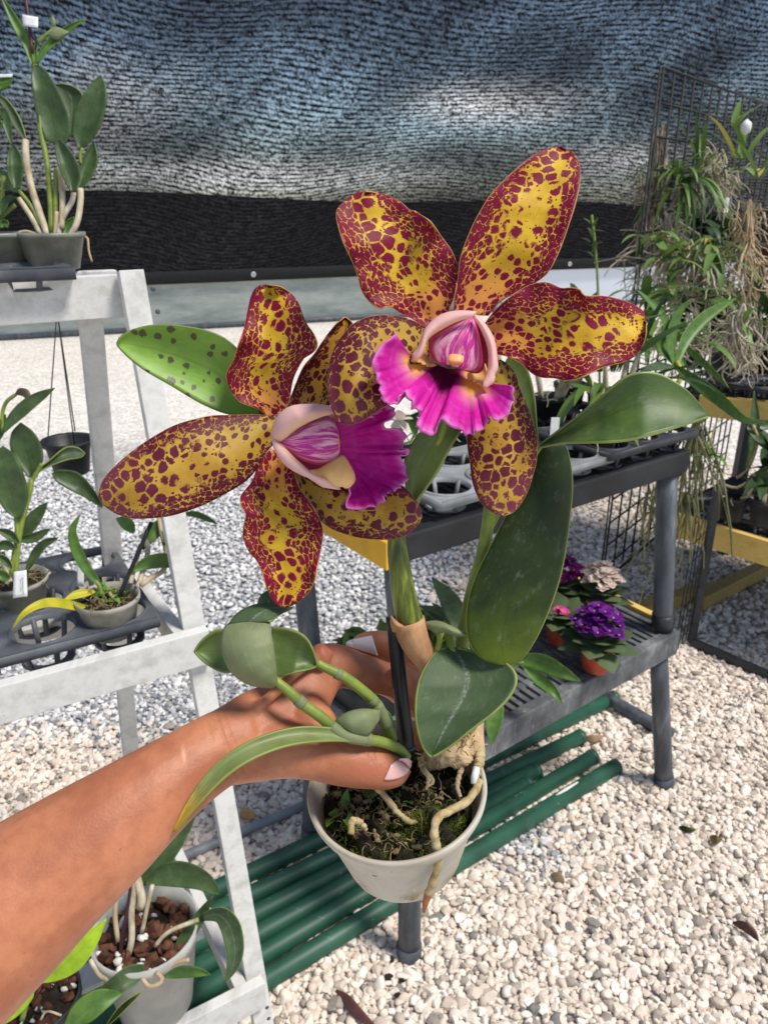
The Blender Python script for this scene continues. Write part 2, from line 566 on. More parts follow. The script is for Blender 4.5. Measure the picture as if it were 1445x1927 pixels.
def petal_mat(name, dense=1.0, zone=.60, yellow=lin(206, 162, 34), yellow2=lin(228, 188, 50), spot=lin(136, 10, 54), base=lin(222, 150, 72), gone=.40, greyed=None):
    t = NT(name)
    mv = t.attr('muv').outputs['Vector']
    ed, al = (t.attr(a).outputs['Fac'] for a in ('edge', 'along'))
    def warp(sc, amt):
        w = t.n('VectorMath', operation='ADD')
        s = t.n('VectorMath', operation='SCALE')
        t.put(s.inputs[0], t.noise(mv, sc, 2, color=True))
        s.inputs['Scale'].default_value = amt
        t.put(w.inputs[0], mv)
        t.put(w.inputs[1], s.outputs[0])
        return w.outputs[0]
    def cells(vec, sc, rand=.95):
        a = t.n('TexVoronoi', feature='F1')
        b = t.n('TexVoronoi', feature='F2')
        for x in (a, b):
            t.put(x.inputs['Vector'], vec)
            x.inputs['Scale'].default_value = sc
            x.inputs['Randomness'].default_value = rand
        sp = t.n('SeparateColor')
        t.put(sp.inputs[0], a.outputs['Color'])
        return t.math('SUBTRACT', b.outputs['Distance'], a.outputs['Distance']), sp.outputs[0], sp.outputs[1], a.outputs['Distance']
    patch = t.noise(mv, .8, 3)
    fine = t.noise(mv, 14, 3)
    # how much the spots crowd: towards the margins of the petal and in patches
    crowd = t.math('ADD', t.math('MULTIPLY', t.math('POWER', ed, 1.7), 1.05 * dense), t.math('MULTIPLY', t.math('SUBTRACT', patch, .5), 1.0))
    crowd = t.math('ADD', crowd, t.math('MULTIPLY', t.step(al, .78, 1.0), .35), None, True)
    crowd = t.math('MULTIPLY', crowd, t.step(t.math('ADD', al, t.math('MULTIPLY', t.math('POWER', ed, 3), .30)), .10, .38))
    wavy = t.math('ADD', t.math('MULTIPLY', t.math('SUBTRACT', fine, .5), .24), t.math('MULTIPLY', t.math('SUBTRACT', t.noise(mv, 5, 2), .5), .16))
    fuse = t.math('MULTIPLY', t.step(t.noise(t.coord((1.5, .8, 1), mv), 2.6, 2), .50, .60), .09)
    def layer(vec, sc, size, gapw, lost, close=0.0):
        d, r_, q_, f_ = cells(vec, sc, .9)
        rad = t.math('ADD', t.math('MULTIPLY', q_, .22), size)
        rad = t.math('ADD', rad, wavy)
        rad = t.math('ADD', rad, t.math('MULTIPLY', crowd, .30))
        a = t.step(t.math('SUBTRACT', rad, f_), -.03, .05)
        gw_ = t.math('ADD', gapw, t.math('MULTIPLY', wavy, .30))
        gw_ = t.math('SUBTRACT', gw_, fuse)
        if close:
            gw_ = t.math('SUBTRACT', gw_, t.math('MULTIPLY', t.math('POWER', ed, 2.0), close))
        b_ = t.step(d, t.math('SUBTRACT', gw_, .03), t.math('ADD', gw_, .06))
        keep = t.step(t.math('ADD', r_, t.math('MULTIPLY', crowd, 1.1)), lost, lost + .02)
        return t.math('MULTIPLY', t.math('MINIMUM', a, b_), keep)
    wv = warp(2.2, .16)
    big_ = layer(wv, 1.5, .41, .12, gone - .20)
    mid_ = layer(t.coord((1, .85, 1), wv), 2.3, .37, .12, gone - .14)
    sml_ = layer(t.coord((1, .66, 1), warp(3, .18)), 3.9, .50, .11, .08, .085)
    tipz = t.step(t.math('ADD', al, t.math('MULTIPLY', t.math('SUBTRACT', patch, .5), .8)), .42, .50)
    m = t.math('ADD', t.math('MULTIPLY', big_, tipz), t.math('MULTIPLY', mid_, t.math('SUBTRACT', 1, tipz)))
    edz = t.step(t.math('ADD', ed, t.math('ADD', t.math('MULTIPLY', t.math('SUBTRACT', patch, .5), .9), t.math('MULTIPLY', t.step(al, .9, .4), .10))), zone, zone + .10)
    m = t.math('ADD', t.math('MULTIPLY', m, t.math('SUBTRACT', 1, edz)), t.math('MULTIPLY', sml_, edz))
    dot = layer(t.coord((1, .8, 1), warp(4, .10)), 5.2, .12, .15, .74)
    m = t.math('MAXIMUM', m, t.math('MULTIPLY', dot, t.step(al, .06, .14)))
    vein = t.noise(t.coord((9, .5, 1), mv), 1.5, 4)
    ground = t.mix(t.step(patch, .35, .65), yellow, yellow2)
    ground = t.mix(t.math('MULTIPLY', t.step(vein, .5, .75), .25), ground, lin(168, 112, 30))
    ground = t.mix(t.step(al, .38, .08), ground, base)
    sc = t.mix(t.step(fine, .3, .7), spot, tuple(c * .72 for c in spot[:3]) + (1,))
    if greyed:
        sc = t.mix(t.step(t.math('ADD', al, t.math('MULTIPLY', patch, .4)), .75, 1.15), sc, greyed)
    col = t.mix(m, ground, sc)
    col = t.mix(t.step(ed, .985, .998), col, lin(206, 160, 92))
    h = t.math('ADD', t.math('MULTIPLY', vein, .7), t.math('MULTIPLY', m, -.25))
    return t.finish(col, .52, t.bump(h, .30, .0008), .22, spec=.25)

M = {}
M['petal'] = petal_mat('spotted_petal', 1.2, .45, gone=.34)
M['sepal'] = petal_mat('spotted_sepal', .85, .70, gone=.44)
M['sepal_olive'] = petal_mat('olive_sepal', .8, .72, lin(178, 134, 44), lin(196, 158, 60), lin(102, 22, 46), lin(176, 146, 52), .44, lin(120, 52, 70))  # duller sepal copy with greyed spots, its shaded look put into the colour
M['petal_olive'] = petal_mat('olive_petal', 1.1, .50, lin(190, 140, 40), lin(206, 160, 52), lin(108, 14, 42), lin(188, 150, 60), .40)

def lip_mat(name, yl, yr, deep=.30):
    t = NT(name)
    mv = t.attr('muv').outputs['Vector']
    al, ac = t.attr('along').outputs['Fac'], t.attr('across').outputs['Fac']
    x = t.n('CombineXYZ')
    t.put(x.inputs[0], t.math('MULTIPLY', ac, 26))
    t.put(x.inputs[1], t.math('MULTIPLY', al, 1.6))
    vein = t.noise(x.outputs[0], 1.0, 5, .6)
    blot = t.noise(mv, 1.8, 4)
    col = t.mix(t.step(vein, .3, .7), lin(196, 6, 138), lin(222, 40, 176))
    col = t.mix(t.step(t.math('ADD', al, t.math('MULTIPLY', t.math('SUBTRACT', vein, .5), .35)), .86, 1.03), col, lin(222, 118, 196))
    col = t.mix(t.math('MULTIPLY', t.step(blot, .48, .75), .35), col, lin(226, 96, 196))
    inner = t.step(t.math('ADD', al, t.math('MULTIPLY', t.math('SUBTRACT', vein, .5), .30)), deep + .22, deep - .06)
    centre = t.step(t.math('ABSOLUTE', t.math('SUBTRACT', ac, (yl + yr) / 2)), abs(yr - yl) * .40, abs(yr - yl) * .18)
    col = t.mix(t.math('MULTIPLY', inner, centre), col, lin(92, 2, 58))
    for y in (yl, yr):
        side = t.step(t.math('ABSOLUTE', t.math('SUBTRACT', ac, y)), .17, .05)
        f = t.math('MULTIPLY', side, t.step(t.math('ADD', al, t.math('MULTIPLY', t.math('SUBTRACT', vein, .5), .4)), .66, .22))
        col = t.mix(f, col, t.mix(t.step(al, .25, .6), lin(246, 190, 74), lin(240, 180, 190)))
    return t.finish(col, .45, t.bump(vein, .3, .0006), .25, spec=.3)
M['lip'] = lip_mat('magenta_lip', .15, .80)
M['lip_purple'] = lip_mat('purple_lip', 1.02, 1.30, .1)

def hood_mat(name, outer, inner):
    t = NT(name)
    mv = t.attr('muv').outputs['Vector']
    al = t.attr('along').outputs['Fac']
    ed = t.attr('across').outputs['Fac']
    n = t.noise(t.coord((6, 1, 1), mv), 1.4, 4)
    col = t.mix(t.step(t.math('ADD', ed, t.math('MULTIPLY', n, .3)), .6, 1.1), outer, inner)
    return t.finish(col, .45, t.bump(n, .12, .0005), .25, spec=.3)
M['hood'] = hood_mat('pale_hood', lin(238, 192, 186), lin(244, 206, 166))
M['hood_in'] = hood_mat('hood_inside', lin(214, 140, 148), lin(176, 60, 110))
t = NT('column')
ac, al = t.attr('across').outputs['Fac'], t.attr('along').outputs['Fac']
cx = t.n('CombineXYZ')
t.put(cx.inputs[0], t.math('MULTIPLY', ac, 7))
t.put(cx.inputs[1], t.math('MULTIPLY', al, 1.5))
st = t.noise(cx.outputs[0], 1.2, 5, .65, dist=.6)
colc = t.ramp(st, [(.38, lin(240, 196, 204)), (.47, lin(234, 150, 182)), (.54, lin(200, 50, 140)), (.66, lin(202, 20, 172))])
colc = t.mix(t.step(t.math('ABSOLUTE', t.math('SUBTRACT', ac, .5)), .33, .5), colc, lin(182, 32, 82))
M['column'] = t.finish(colc, .4, t.bump(st, .15, .0005), .12, spec=.35)
M['anther'] = plain('anther_cap', lin(228, 168, 104), lin(214, 142, 84), .45, 200, bump=.1)
M['yellow_lobe'] = hood_mat('yellow_lobe', lin(240, 190, 120), lin(244, 204, 140))

M['leaf'] = leaf_mat('orchid_leaf', lin(62, 86, 34), lin(84, 108, 48), edgec=lin(138, 152, 74), dust=.22, trans=.14)
M['leaf_dark'] = leaf_mat('dark_leaf', lin(28, 42, 8), lin(36, 52, 12), edgec=lin(132, 140, 66), dust=.15, midrib=.15, spec=.25, base=(lin(92, 108, 18), 1.25, .72), trans=.10, rough=.42)  # yellow-green lower end: light glowing through the leaf, painted into the colour
M['leaf_grey'] = leaf_mat('greyish_leaf', lin(58, 76, 46), lin(72, 90, 56), edgec=lin(132, 142, 72), dust=.22, midrib=.0, trans=.06, streak=.36, rough=.48, spec=.3)
M['leaf_back'] = leaf_mat('leaf_underside', lin(110, 120, 80), lin(126, 134, 94), edgec=lin(126, 136, 84), dust=.18, midrib=.0, trans=.12, rough=.5)
M['leaf_mid'] = leaf_mat('plain_green_leaf', lin(82, 102, 46), lin(100, 120, 60), edgec=lin(128, 140, 70), dust=.2, trans=.15)
M['leaf_spot'] = leaf_mat('spotted_green_leaf', lin(120, 160, 52), lin(138, 178, 70), spots=True, dust=.1, midrib=.25, trans=.2, edgec=lin(120, 140, 66))
M['leaf_droop'] = leaf_mat('drooping_leaf', lin(110, 122, 68), lin(126, 138, 80), dust=.15, trans=.14, tip=(lin(206, 160, 46), .72, .95), edgec=lin(140, 148, 60))
M['leaf_lime'] = leaf_mat('lime_leaf', lin(150, 182, 30), lin(176, 204, 44), dust=.03, midrib=.2, trans=.25)
M['leaf_yellow'] = leaf_mat('yellowing_leaf', lin(168, 164, 30), lin(196, 186, 44), dust=.03, trans=.2)
M['leaf_far'] = leaf_mat('stand_orchid_leaf', lin(56, 76, 38), lin(74, 96, 52), dust=.22, trans=.12)
M['leaf_far2'] = leaf_mat('stand_orchid_bright_leaf', lin(70, 104, 40), lin(96, 130, 52), dust=.1, trans=.2)

t = NT('pseudobulb')
mv = t.coord((1, 1, .06))
nz = t.noise(mv, 260, 4)
cb = t.ramp(nz, [(.32, lin(46, 56, 10)), (.5, lin(84, 98, 22)), (.66, lin(136, 142, 44))])
M['bulb'] = t.finish(cb, .35, t.bump(nz, .35, .001), .08)
M['stem'] = plain('green_stem', lin(136, 150, 62), lin(104, 122, 52), .45, 60, bump=.3, trans=.1)
M['sheath'] = plain('papery_sheath', lin(206, 160, 116), lin(150, 98, 62), .7, 70, bump=.5, trans=.2, stretch=(1, 1, .5), lo=.35, hi=.72)
M['cane'] = plain('dry_cane', lin(206, 194, 168), lin(150, 132, 100), .7, 60, bump=.4, stretch=(1, 1, .4))
M['root'] = plain('aerial_root', lin(196, 178, 136), lin(146, 122, 76), .75, 120, bump=.5)
M['root_tip'] = plain('root_tip', lin(176, 112, 62), lin(140, 78, 40), .6, 150, bump=.3)
M['root_pale'] = plain('tangled_root', lin(204, 194, 170), lin(150, 138, 114), .85, 14, bump=.4)
M['root_brown'] = plain('brown_root', lin(200, 178, 144), lin(146, 122, 92), .85, 14, bump=.4)
M['fibre'] = plain('shaggy_fibre', lin(178, 162, 140), lin(104, 90, 74), .9, 40, bump=.6)
M['stake'] = plain('black_stake', lin(34, 34, 36), lin(22, 22, 24), .4, 60, bump=.15)

# pots and plastics
t = NT('white_pot')
co = t.coord()
nz = t.noise(t.coord((1, 1, .12)), 90, 4)
st = t.noise(co, 28, 6, .7)
sp = t.n('SeparateXYZ')
t.put(sp.inputs[0], t.n('TexCoord').outputs['Object'])
col = t.mix(t.step(st, .4, .7), lin(206, 198, 182), lin(186, 176, 156))
col = t.mix(t.math('MULTIPLY', t.step(t.noise(co, 46, 5, .7), .46, .62), t.step(t.math('ADD', sp.outputs[2], t.math('MULTIPLY', st, .012)), .026, .006)), col, lin(150, 118, 74))
col = t.mix(t.math('MULTIPLY', t.step(t.noise(t.coord((1, 1, .10)), 170, 5, .7), .60, .72), .5), col, lin(224, 220, 210))
M['pot'] = t.finish(col, .42, t.bump(nz, .12, .0008), .20, spec=.4)
M['pot_dirty'] = plain('cloudy_pot', lin(188, 184, 172), lin(142, 138, 122), .45, 26, bump=.12, trans=.25)
M['pot_grey'] = plain('old_clear_pot', lin(152, 152, 140), lin(116, 116, 104), .4, 22, bump=.1, trans=.2)
M['pot_clear'] = plain('clear_pot', lin(206, 205, 198), lin(182, 182, 174), .3, 20, bump=.08, trans=.3)
M['black'] = plain('black_plastic', lin(36, 37, 40), lin(52, 53, 57), .45, 18, bump=.15)
M['black_pot'] = plain('black_pot', lin(28, 29, 31), lin(44, 45, 48), .5, 22, bump=.15)
M['tray'] = plain('dusty_tray', lin(60, 63, 68), lin(94, 97, 102), .55, 16, bump=.2)
M['tray_black'] = plain('black_tray', lin(34, 35, 38), lin(60, 61, 66), .5, 16, bump=.2)
M['tray_grey'] = plain('grey_tray', lin(150, 152, 152), lin(112, 114, 114), .55, 14, bump=.2)
M['terracotta'] = plain('terracotta', lin(186, 84, 56), lin(160, 66, 44), .75, 40, bump=.2)
M['bench'] = plain('bench_resin', lin(20, 21, 23), lin(42, 43, 46), .6, 9, 8, bump=.25, bscale=140, lo=.42, hi=.72)
t = NT('bench_shelf_resin')
co = t.coord()
a = t.noise(co, 11, 8, .7)
b = t.noise(t.coord((3, 3, .8)), 26, 6, .7)
col = t.ramp(a, [(.36, lin(66, 68, 71)), (.55, lin(98, 100, 102)), (.72, lin(146, 148, 148))])
col = t.mix(t.math('MULTIPLY', t.step(b, .55, .72), .4), col, lin(168, 168, 166))
M['bench_old'] = t.finish(col, .6, t.bump(b, .2, .001), spec=.35)
t = NT('bench_leg')
a = t.noise(t.coord((1, 1, .25)), 26, 7, .7)
col = t.ramp(a, [(.38, lin(58, 62, 68)), (.58, lin(86, 90, 96)), (.75, lin(132, 134, 138))])
M['leg'] = t.finish(col, .5, t.bump(a, .15, .001))
t = NT('green_pipe')
a = t.noise(t.coord(), 9, 6, .65)
b = t.noise(t.coord((1, 1, 1)), 75, 4, .7)
col = t.ramp(a, [(.35, lin(30, 72, 55)), (.65, lin(44, 94, 72))])
col = t.mix(t.math('MULTIPLY', t.step(b, .66, .72), .8), col, lin(150, 168, 150))
col = t.mix(t.math('MULTIPLY', t.step(t.noise(t.coord(), 5, 6, .75), .56, .72), .35), col, lin(112, 142, 124))
M['pipe'] = t.finish(col, .5, t.bump(b, .1, .001))
M['pipe_grey'] = plain('grey_conduit', lin(150, 154, 158), lin(120, 124, 128), .45, 20, bump=.1)
M['wire'] = plain('black_wire', lin(16, 17, 18), lin(28, 29, 30), .7, 20, bump=.1)
M['label'] = plain('white_tag', lin(226, 226, 222), lin(208, 208, 204), .5, 40, bump=.05)
M['ink'] = plain('pencil_ink', lin(70, 70, 74), lin(90, 90, 92), .8, 200, bump=.0)
M['nail'] = plain('nail_polish', lin(222, 176, 168), lin(214, 166, 158), .16, 60, bump=.0, spec=.6)
M['nail_pale'] = plain('nail_polish_pale', lin(222, 216, 216), lin(212, 204, 204), .2, 60, bump=.0, spec=.6)
M['bark'] = plain('bark_chip', lin(104, 64, 42), lin(50, 28, 18), .8, 60, bump=.6)
M['perlite'] = plain('perlite', lin(226, 224, 216), lin(196, 192, 182), .8, 60, bump=.4)
M['soil'] = plain('dark_mix', lin(52, 42, 30), lin(26, 20, 14), .9, 90, bump=.9, dist=.004)
M['moss_soil'] = plain('mossy_mix', lin(46, 46, 20), lin(26, 18, 12), .9, 60, bump=1, dist=.004)
M['moss'] = plain('moss', lin(104, 116, 38), lin(66, 78, 24), .8, 90, bump=.4, trans=.2)
M['debris'] = plain('dry_moss', lin(150, 134, 96), lin(96, 78, 50), .85, 90, bump=.4)

def wood(name, c1, c2, c3, grain=(22, 2, 22), wear=None):
    t = NT(name)
    co = t.n('TexCoord').outputs['Object']
    g = t.noise(t.coord(grain, co), 1.6, 7, .65)
    b = t.noise(co, 5, 5)
    f = t.noise(co, 90, 4, .7)
    col = t.ramp(g, [(.32, c1), (.55, c2), (.75, c3)])
    col = t.mix(t.math('MULTIPLY', t.step(b, .45, .7), .15), col, c3)
    if wear:
        col = t.mix(t.math('MULTIPLY', t.step(f, .66, .73), .55), col, wear)
        col = t.mix(t.math('MULTIPLY', t.step(t.noise(t.coord((1.6, .5, 1.6), co), 16, 8, .75), .60, .72), .13), col, wear)
    return t.finish(col, .75, t.bump(t.math('ADD', g, t.math('MULTIPLY', f, .4)), .3, .0015), spec=.25)
M['wood'] = wood('weathered_white_paint', lin(182, 179, 172), lin(210, 208, 203), lin(190, 187, 181), wear=lin(126, 118, 108))
M['yellow_wood'] = wood('yellow_timber', lin(206, 170, 88), lin(220, 188, 108), lin(192, 156, 84))
M['tan_wood'] = wood('treated_timber', lin(178, 152, 92), lin(160, 134, 80), lin(190, 168, 112))
M['yellow_paint'] = plain('yellow_paint', lin(222, 168, 26), lin(208, 152, 20), .5, 20, bump=.1)

# flowers on the shelf
M['violet'] = plain('violet_petal', lin(112, 14, 140), lin(84, 6, 112), .6, 40, bump=.2, trans=.2)
M['magenta_far'] = plain('magenta_petal', lin(156, 20, 130), lin(126, 10, 108), .6, 40, bump=.2, trans=.2)
M['white_far'] = plain('white_petal', lin(232, 216, 204), lin(216, 194, 184), .6, 40, bump=.2, trans=.2)
M['pink_far'] = plain('pink_petal', lin(222, 96, 160), lin(204, 70, 140), .6, 40, bump=.2, trans=.2)
M['stamen'] = plain('yellow_stamen', lin(226, 178, 50), lin(206, 150, 40), .6, 90, bump=.1)
def foliage(name, c1, c2, c3=None, rough=.45, trans=.18):
    t = NT(name)
    g = t.n('NewGeometry')
    r = g.outputs['Random Per Island']
    nz = t.noise(t.coord(), 12, 3)
    col = t.mix(t.math('ADD', t.math('MULTIPLY', r, .7), t.math('MULTIPLY', nz, .3)), c1, c2)
    if c3:
        col = t.mix(t.step(r, .86, .90), col, c3)
    return t.finish(col, rough, t.bump(t.noise(t.coord(), 150, 3), .15, .001), trans, spec=.35)
M['fol'] = foliage('mixed_foliage', lin(52, 80, 32), lin(106, 136, 58))
M['fol_dark'] = foliage('dark_foliage', lin(34, 54, 28), lin(64, 90, 46))
M['fol_pale'] = foliage('pale_foliage', lin(74, 104, 44), lin(124, 150, 78), lin(176, 160, 80))
M['fol_violet'] = foliage('hairy_foliage', lin(62, 78, 48), lin(96, 112, 74), rough=.7)
M['fol_light'] = foliage('fresh_foliage', lin(78, 124, 48), lin(120, 160, 74))

# skin
t = NT('skin')
co = t.coord()
big = t.noise(co, 30, 5, .6)
mot = t.noise(co, 130, 5, .65)
pore = t.noise(co, 900, 3, .6)
wr = t.noise(co, 240, 3)
col = t.mix(t.step(big, .35, .65), lin(186, 120, 85), lin(160, 96, 66))
col = t.mix(t.math('MULTIPLY', t.step(mot, .45, .72), .40), col, lin(156, 92, 64))
col = t.mix(t.math('MULTIPLY', t.step(t.noise(co, 210, 2), .72, .76), .5), col, lin(138, 84, 58))
col = t.mix(t.attr('scar').outputs['Fac'], col, lin(222, 164, 128))
red = t.attr('red').outputs['Fac']
col = t.mix(red, col, lin(186, 106, 82))
cel = t.n('TexVoronoi')
t.put(cel.inputs['Vector'], co)
cel.inputs['Scale'].default_value = 620
hh = t.math('ADD', t.math('ADD', t.math('MULTIPLY', pore, .5), t.math('MULTIPLY', cel.outputs['Distance'], .8)), t.math('ADD', wr, t.math('MULTIPLY', t.attr('crease').outputs['Fac'], -2.0)))
M['skin'] = t.finish(col, .5, t.bump(hh, .24, .0005), spec=.35, sss=.10, sssr=(.006, .0022, .0012))

# stones and ground
def stone_mat(name, ramp):
    t = NT(name)
    tone = t.attr('tone').outputs['Fac']
    co = t.coord()
    nz = t.noise(co, 60, 5, .65)
    base = t.ramp(tone, ramp)
    col = t.mix(t.math('MULTIPLY', t.step(nz, .42, .72), .35), base, lin(188, 172, 152))
    return t.finish(col, .85, t.bump(t.noise(co, 160, 5, .7), .5, .0015), spec=.25)
M['stone'] = stone_mat('white_stone', [(0, lin(118, 116, 114)), (.05, lin(150, 140, 130)), (.14, lin(206, 190, 174)), (.5, lin(224, 210, 196)), (.85, lin(234, 222, 208)), (1, lin(240, 233, 223))])
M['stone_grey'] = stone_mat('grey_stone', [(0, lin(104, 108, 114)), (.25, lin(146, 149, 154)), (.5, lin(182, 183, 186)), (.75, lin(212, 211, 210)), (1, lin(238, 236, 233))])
t = NT('ground')
co = t.n('TexCoord').outputs['Object']
vo = t.n('TexVoronoi')
t.put(vo.inputs['Vector'], co)
vo.inputs['Scale'].default_value = 42
sp = t.n('SeparateColor')
t.put(sp.inputs[0], vo.outputs['Color'])
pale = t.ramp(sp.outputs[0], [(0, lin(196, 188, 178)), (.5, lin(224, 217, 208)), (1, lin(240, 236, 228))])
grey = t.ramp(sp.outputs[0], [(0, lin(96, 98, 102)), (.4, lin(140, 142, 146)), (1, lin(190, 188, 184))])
gx = t.n('SeparateXYZ')
t.put(gx.inputs[0], co)
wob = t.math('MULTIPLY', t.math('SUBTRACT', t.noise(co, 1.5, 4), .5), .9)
far = t.step(t.math('ADD', gx.outputs[1], wob), 4.3, 5.2)  # far ground goes pale: its sunlit brightness is put into the colour
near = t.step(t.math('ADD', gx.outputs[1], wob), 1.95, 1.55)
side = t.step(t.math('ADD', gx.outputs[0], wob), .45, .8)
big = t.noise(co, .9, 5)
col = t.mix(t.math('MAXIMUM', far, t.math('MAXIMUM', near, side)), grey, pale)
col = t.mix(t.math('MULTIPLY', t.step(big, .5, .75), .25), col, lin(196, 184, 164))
gap = t.step(vo.outputs['Distance'], .5, .75)
deepg = t.step(gx.outputs[1], 6.0, 4.5)
col = t.mix(t.math('MULTIPLY', t.math('MULTIPLY', gap, deepg), .5), col, lin(134, 124, 112))
M['ground'] = t.finish(col, .9, t.bump(t.math('MULTIPLY', vo.outputs['Distance'], -1), .8, .012), spec=.2)

# shade cloth: black knitted tape with real gaps the sky shows through
def cloth_mat(name, top, low, tint, bright=()):
    t = NT(name)
    co = t.n('TexCoord').outputs['Object']
    xyz = t.n('SeparateXYZ')
    t.put(xyz.inputs[0], co)
    X, Z = xyz.outputs[0], xyz.outputs[2]
    sag = t.math('MULTIPLY', t.math('SUBTRACT', t.noise(t.coord((.16, 1, .25)), 1.0, 0), .5), .7)
    sag2 = t.math('MULTIPLY', t.math('SUBTRACT', t.noise(t.coord((.9, 1, 1.6)), 1.0, 1), .5), .022)
    zz_ = t.math('ADD', t.math('ADD', Z, sag), sag2)
    def tex(sx, sz, detail=2, rough=.5):
        c_ = t.n('CombineXYZ')
        t.put(c_.inputs[0], t.math('MULTIPLY', X, sx))
        t.put(c_.inputs[1], t.math('MULTIPLY', zz_, sz))
        return t.noise(c_.outputs[0], 1.0, detail, rough)
    row = t.math('SINE', t.math('MULTIPLY', zz_, 140))
    rows = tex(8, 27, 2, .5)
    dash = tex(26, 40, 2, .65)
    thread = tex(75, 22, 1)
    v = t.math('ADD', t.math('MULTIPLY', rows, .36), t.math('MULTIPLY', dash, .46))
    v = t.math('ADD', v, t.math('MULTIPLY', thread, .30))
    v = t.math('ADD', v, t.math('MULTIPLY', row, .05))
    hole = t.step(v, .46, .70)
    folds = t.noise(t.coord((.10, 1, .42)), 1.5, 2, .5)
    amount = t.math('MULTIPLY', t.step(folds, .40, .66), .50)
    for (bx, bz, sx, sz, k) in bright:                      # glow patches: openness raised here to brighten the cloth
        gx = t.math('POWER', t.math('DIVIDE', t.math('SUBTRACT', X, bx), sx), 2)
        gz = t.math('POWER', t.math('DIVIDE', t.math('SUBTRACT', zz_, bz), sz), 2)
        amount = t.math('ADD', amount, t.math('MULTIPLY', t.math('EXPONENT', t.math('MULTIPLY', t.math('ADD', gx, gz), -1)), k))
    amount = t.math('ADD', low, t.math('MULTIPLY', t.math('MINIMUM', amount, 1), top - low))
    f = t.n('BsdfDiffuse')
    t.put(f.inputs[0], t.mix(t.step(v, .45, .75), tint, tuple(c * 3 for c in tint[:3]) + (1,)))
    tr = t.n('BsdfTransparent')
    x = t.n('MixShader')
    t.put(x.inputs[0], t.math('MULTIPLY', hole, amount))
    t.t.links.new(f.outputs[0], x.inputs[1])
    t.t.links.new(tr.outputs[0], x.inputs[2])
    t.t.links.new(x.outputs[0], t.out.inputs[0])
    return t.m
M['cloth'] = cloth_mat('shade_cloth', .95, .13, (.012, .012, .015, 1), ((5.6, 2.5, 1.5, .28, .9), (2.0, 2.7, 2.6, .45, .5), (2.6, 1.80, 3.6, .18, .40)))
M['cloth_low'] = cloth_mat('double_shade_cloth', .05, .02, (.010, .010, .011, 1))
M['hem'] = plain('cloth_hem', lin(20, 20, 22), lin(28, 28, 30), .8, 30, bump=.3)
M['eyelet'] = plain('eyelet', lin(210, 212, 214), lin(190, 192, 194), .35, 40, bump=.05, metal=.6)
t = NT('plastic_skirt')
co = t.coord((1, 1, 4))
a = t.noise(co, 1.6, 7, .7)
col = t.ramp(a, [(.3, lin(128, 138, 132)), (.5, lin(162, 168, 160)), (.7, lin(192, 194, 184))])
gx = t.n('SeparateXYZ')
t.put(gx.inputs[0], t.n('TexCoord').outputs['Object'])
col = t.mix(t.step(gx.outputs[0], 1.2, 2.2), col, lin(232, 236, 242))
M['skirt'] = t.finish(col, .4, t.bump(a, .4, .02), .35)
# ------------------------------------------------------------------ ground and gravel
def kind(o, k):
    o['kind'] = k
    return o

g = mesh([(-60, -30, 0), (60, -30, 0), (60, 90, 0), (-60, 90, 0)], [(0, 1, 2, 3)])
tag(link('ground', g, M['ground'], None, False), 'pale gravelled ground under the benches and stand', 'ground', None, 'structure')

def icosphere(sub):
    bm = bmesh.new()
    bmesh.ops.create_icosphere(bm, subdivisions=sub, radius=1)
    v = np.array([x.co[:] for x in bm.verts])
    bm.verts.index_update()
    f = np.array([[x.index for x in q.verts] for q in bm.faces])
    bm.free()
    return v, f

PILE = {}
def stones(name, xy, rad, tone, sub, mat, cuts=6):
    v, f = icosphere(sub)
    n, k = len(xy), len(v)
    V = np.broadcast_to(v, (n, k, 3)).copy()
    V *= 1 + rng.normal(0, .07, (n, k, 1))
    for c in range(cuts):                                  # flat broken faces
        d = rng.normal(0, 1, (n, 3))
        d /= np.linalg.norm(d, axis=1)[:, None]
        h = rng.uniform(.42, .80, (n, 1))
        s = np.einsum('nkc,nc->nk', V, d)
        V -= np.clip(s - h, 0, None)[:, :, None] * d[:, None, :]
    V *= rng.uniform(.68, 1.2, (n, 1, 3)) * np.array((1, 1, .72))
    a, tl = rng.uniform(0, 6.28, n), rng.normal(0, .35, n)
    ca, sa, ct, st = np.cos(a), np.sin(a), np.cos(tl), np.sin(tl)
    x = V[..., 0] * ct[:, None] - V[..., 2] * st[:, None]
    z = V[..., 0] * st[:, None] + V[..., 2] * ct[:, None]
    y = V[..., 1]
    W = np.stack([x * ca[:, None] - y * sa[:, None], x * sa[:, None] + y * ca[:, None], z], -1) * rad[:, None, None]
    W[..., :2] += xy[:, None, :]
    W[..., 2] += (rad * rng.uniform(.25, .75, n))[:, None]
    faces = (f[None] + (np.arange(n) * k)[:, None, None]).reshape(-1, 3)
    PILE.setdefault(name, []).append((W.reshape(-1, 3), faces, np.repeat(tone, k), np.repeat(rng.uniform(0, 1, n) < .45, len(f))))

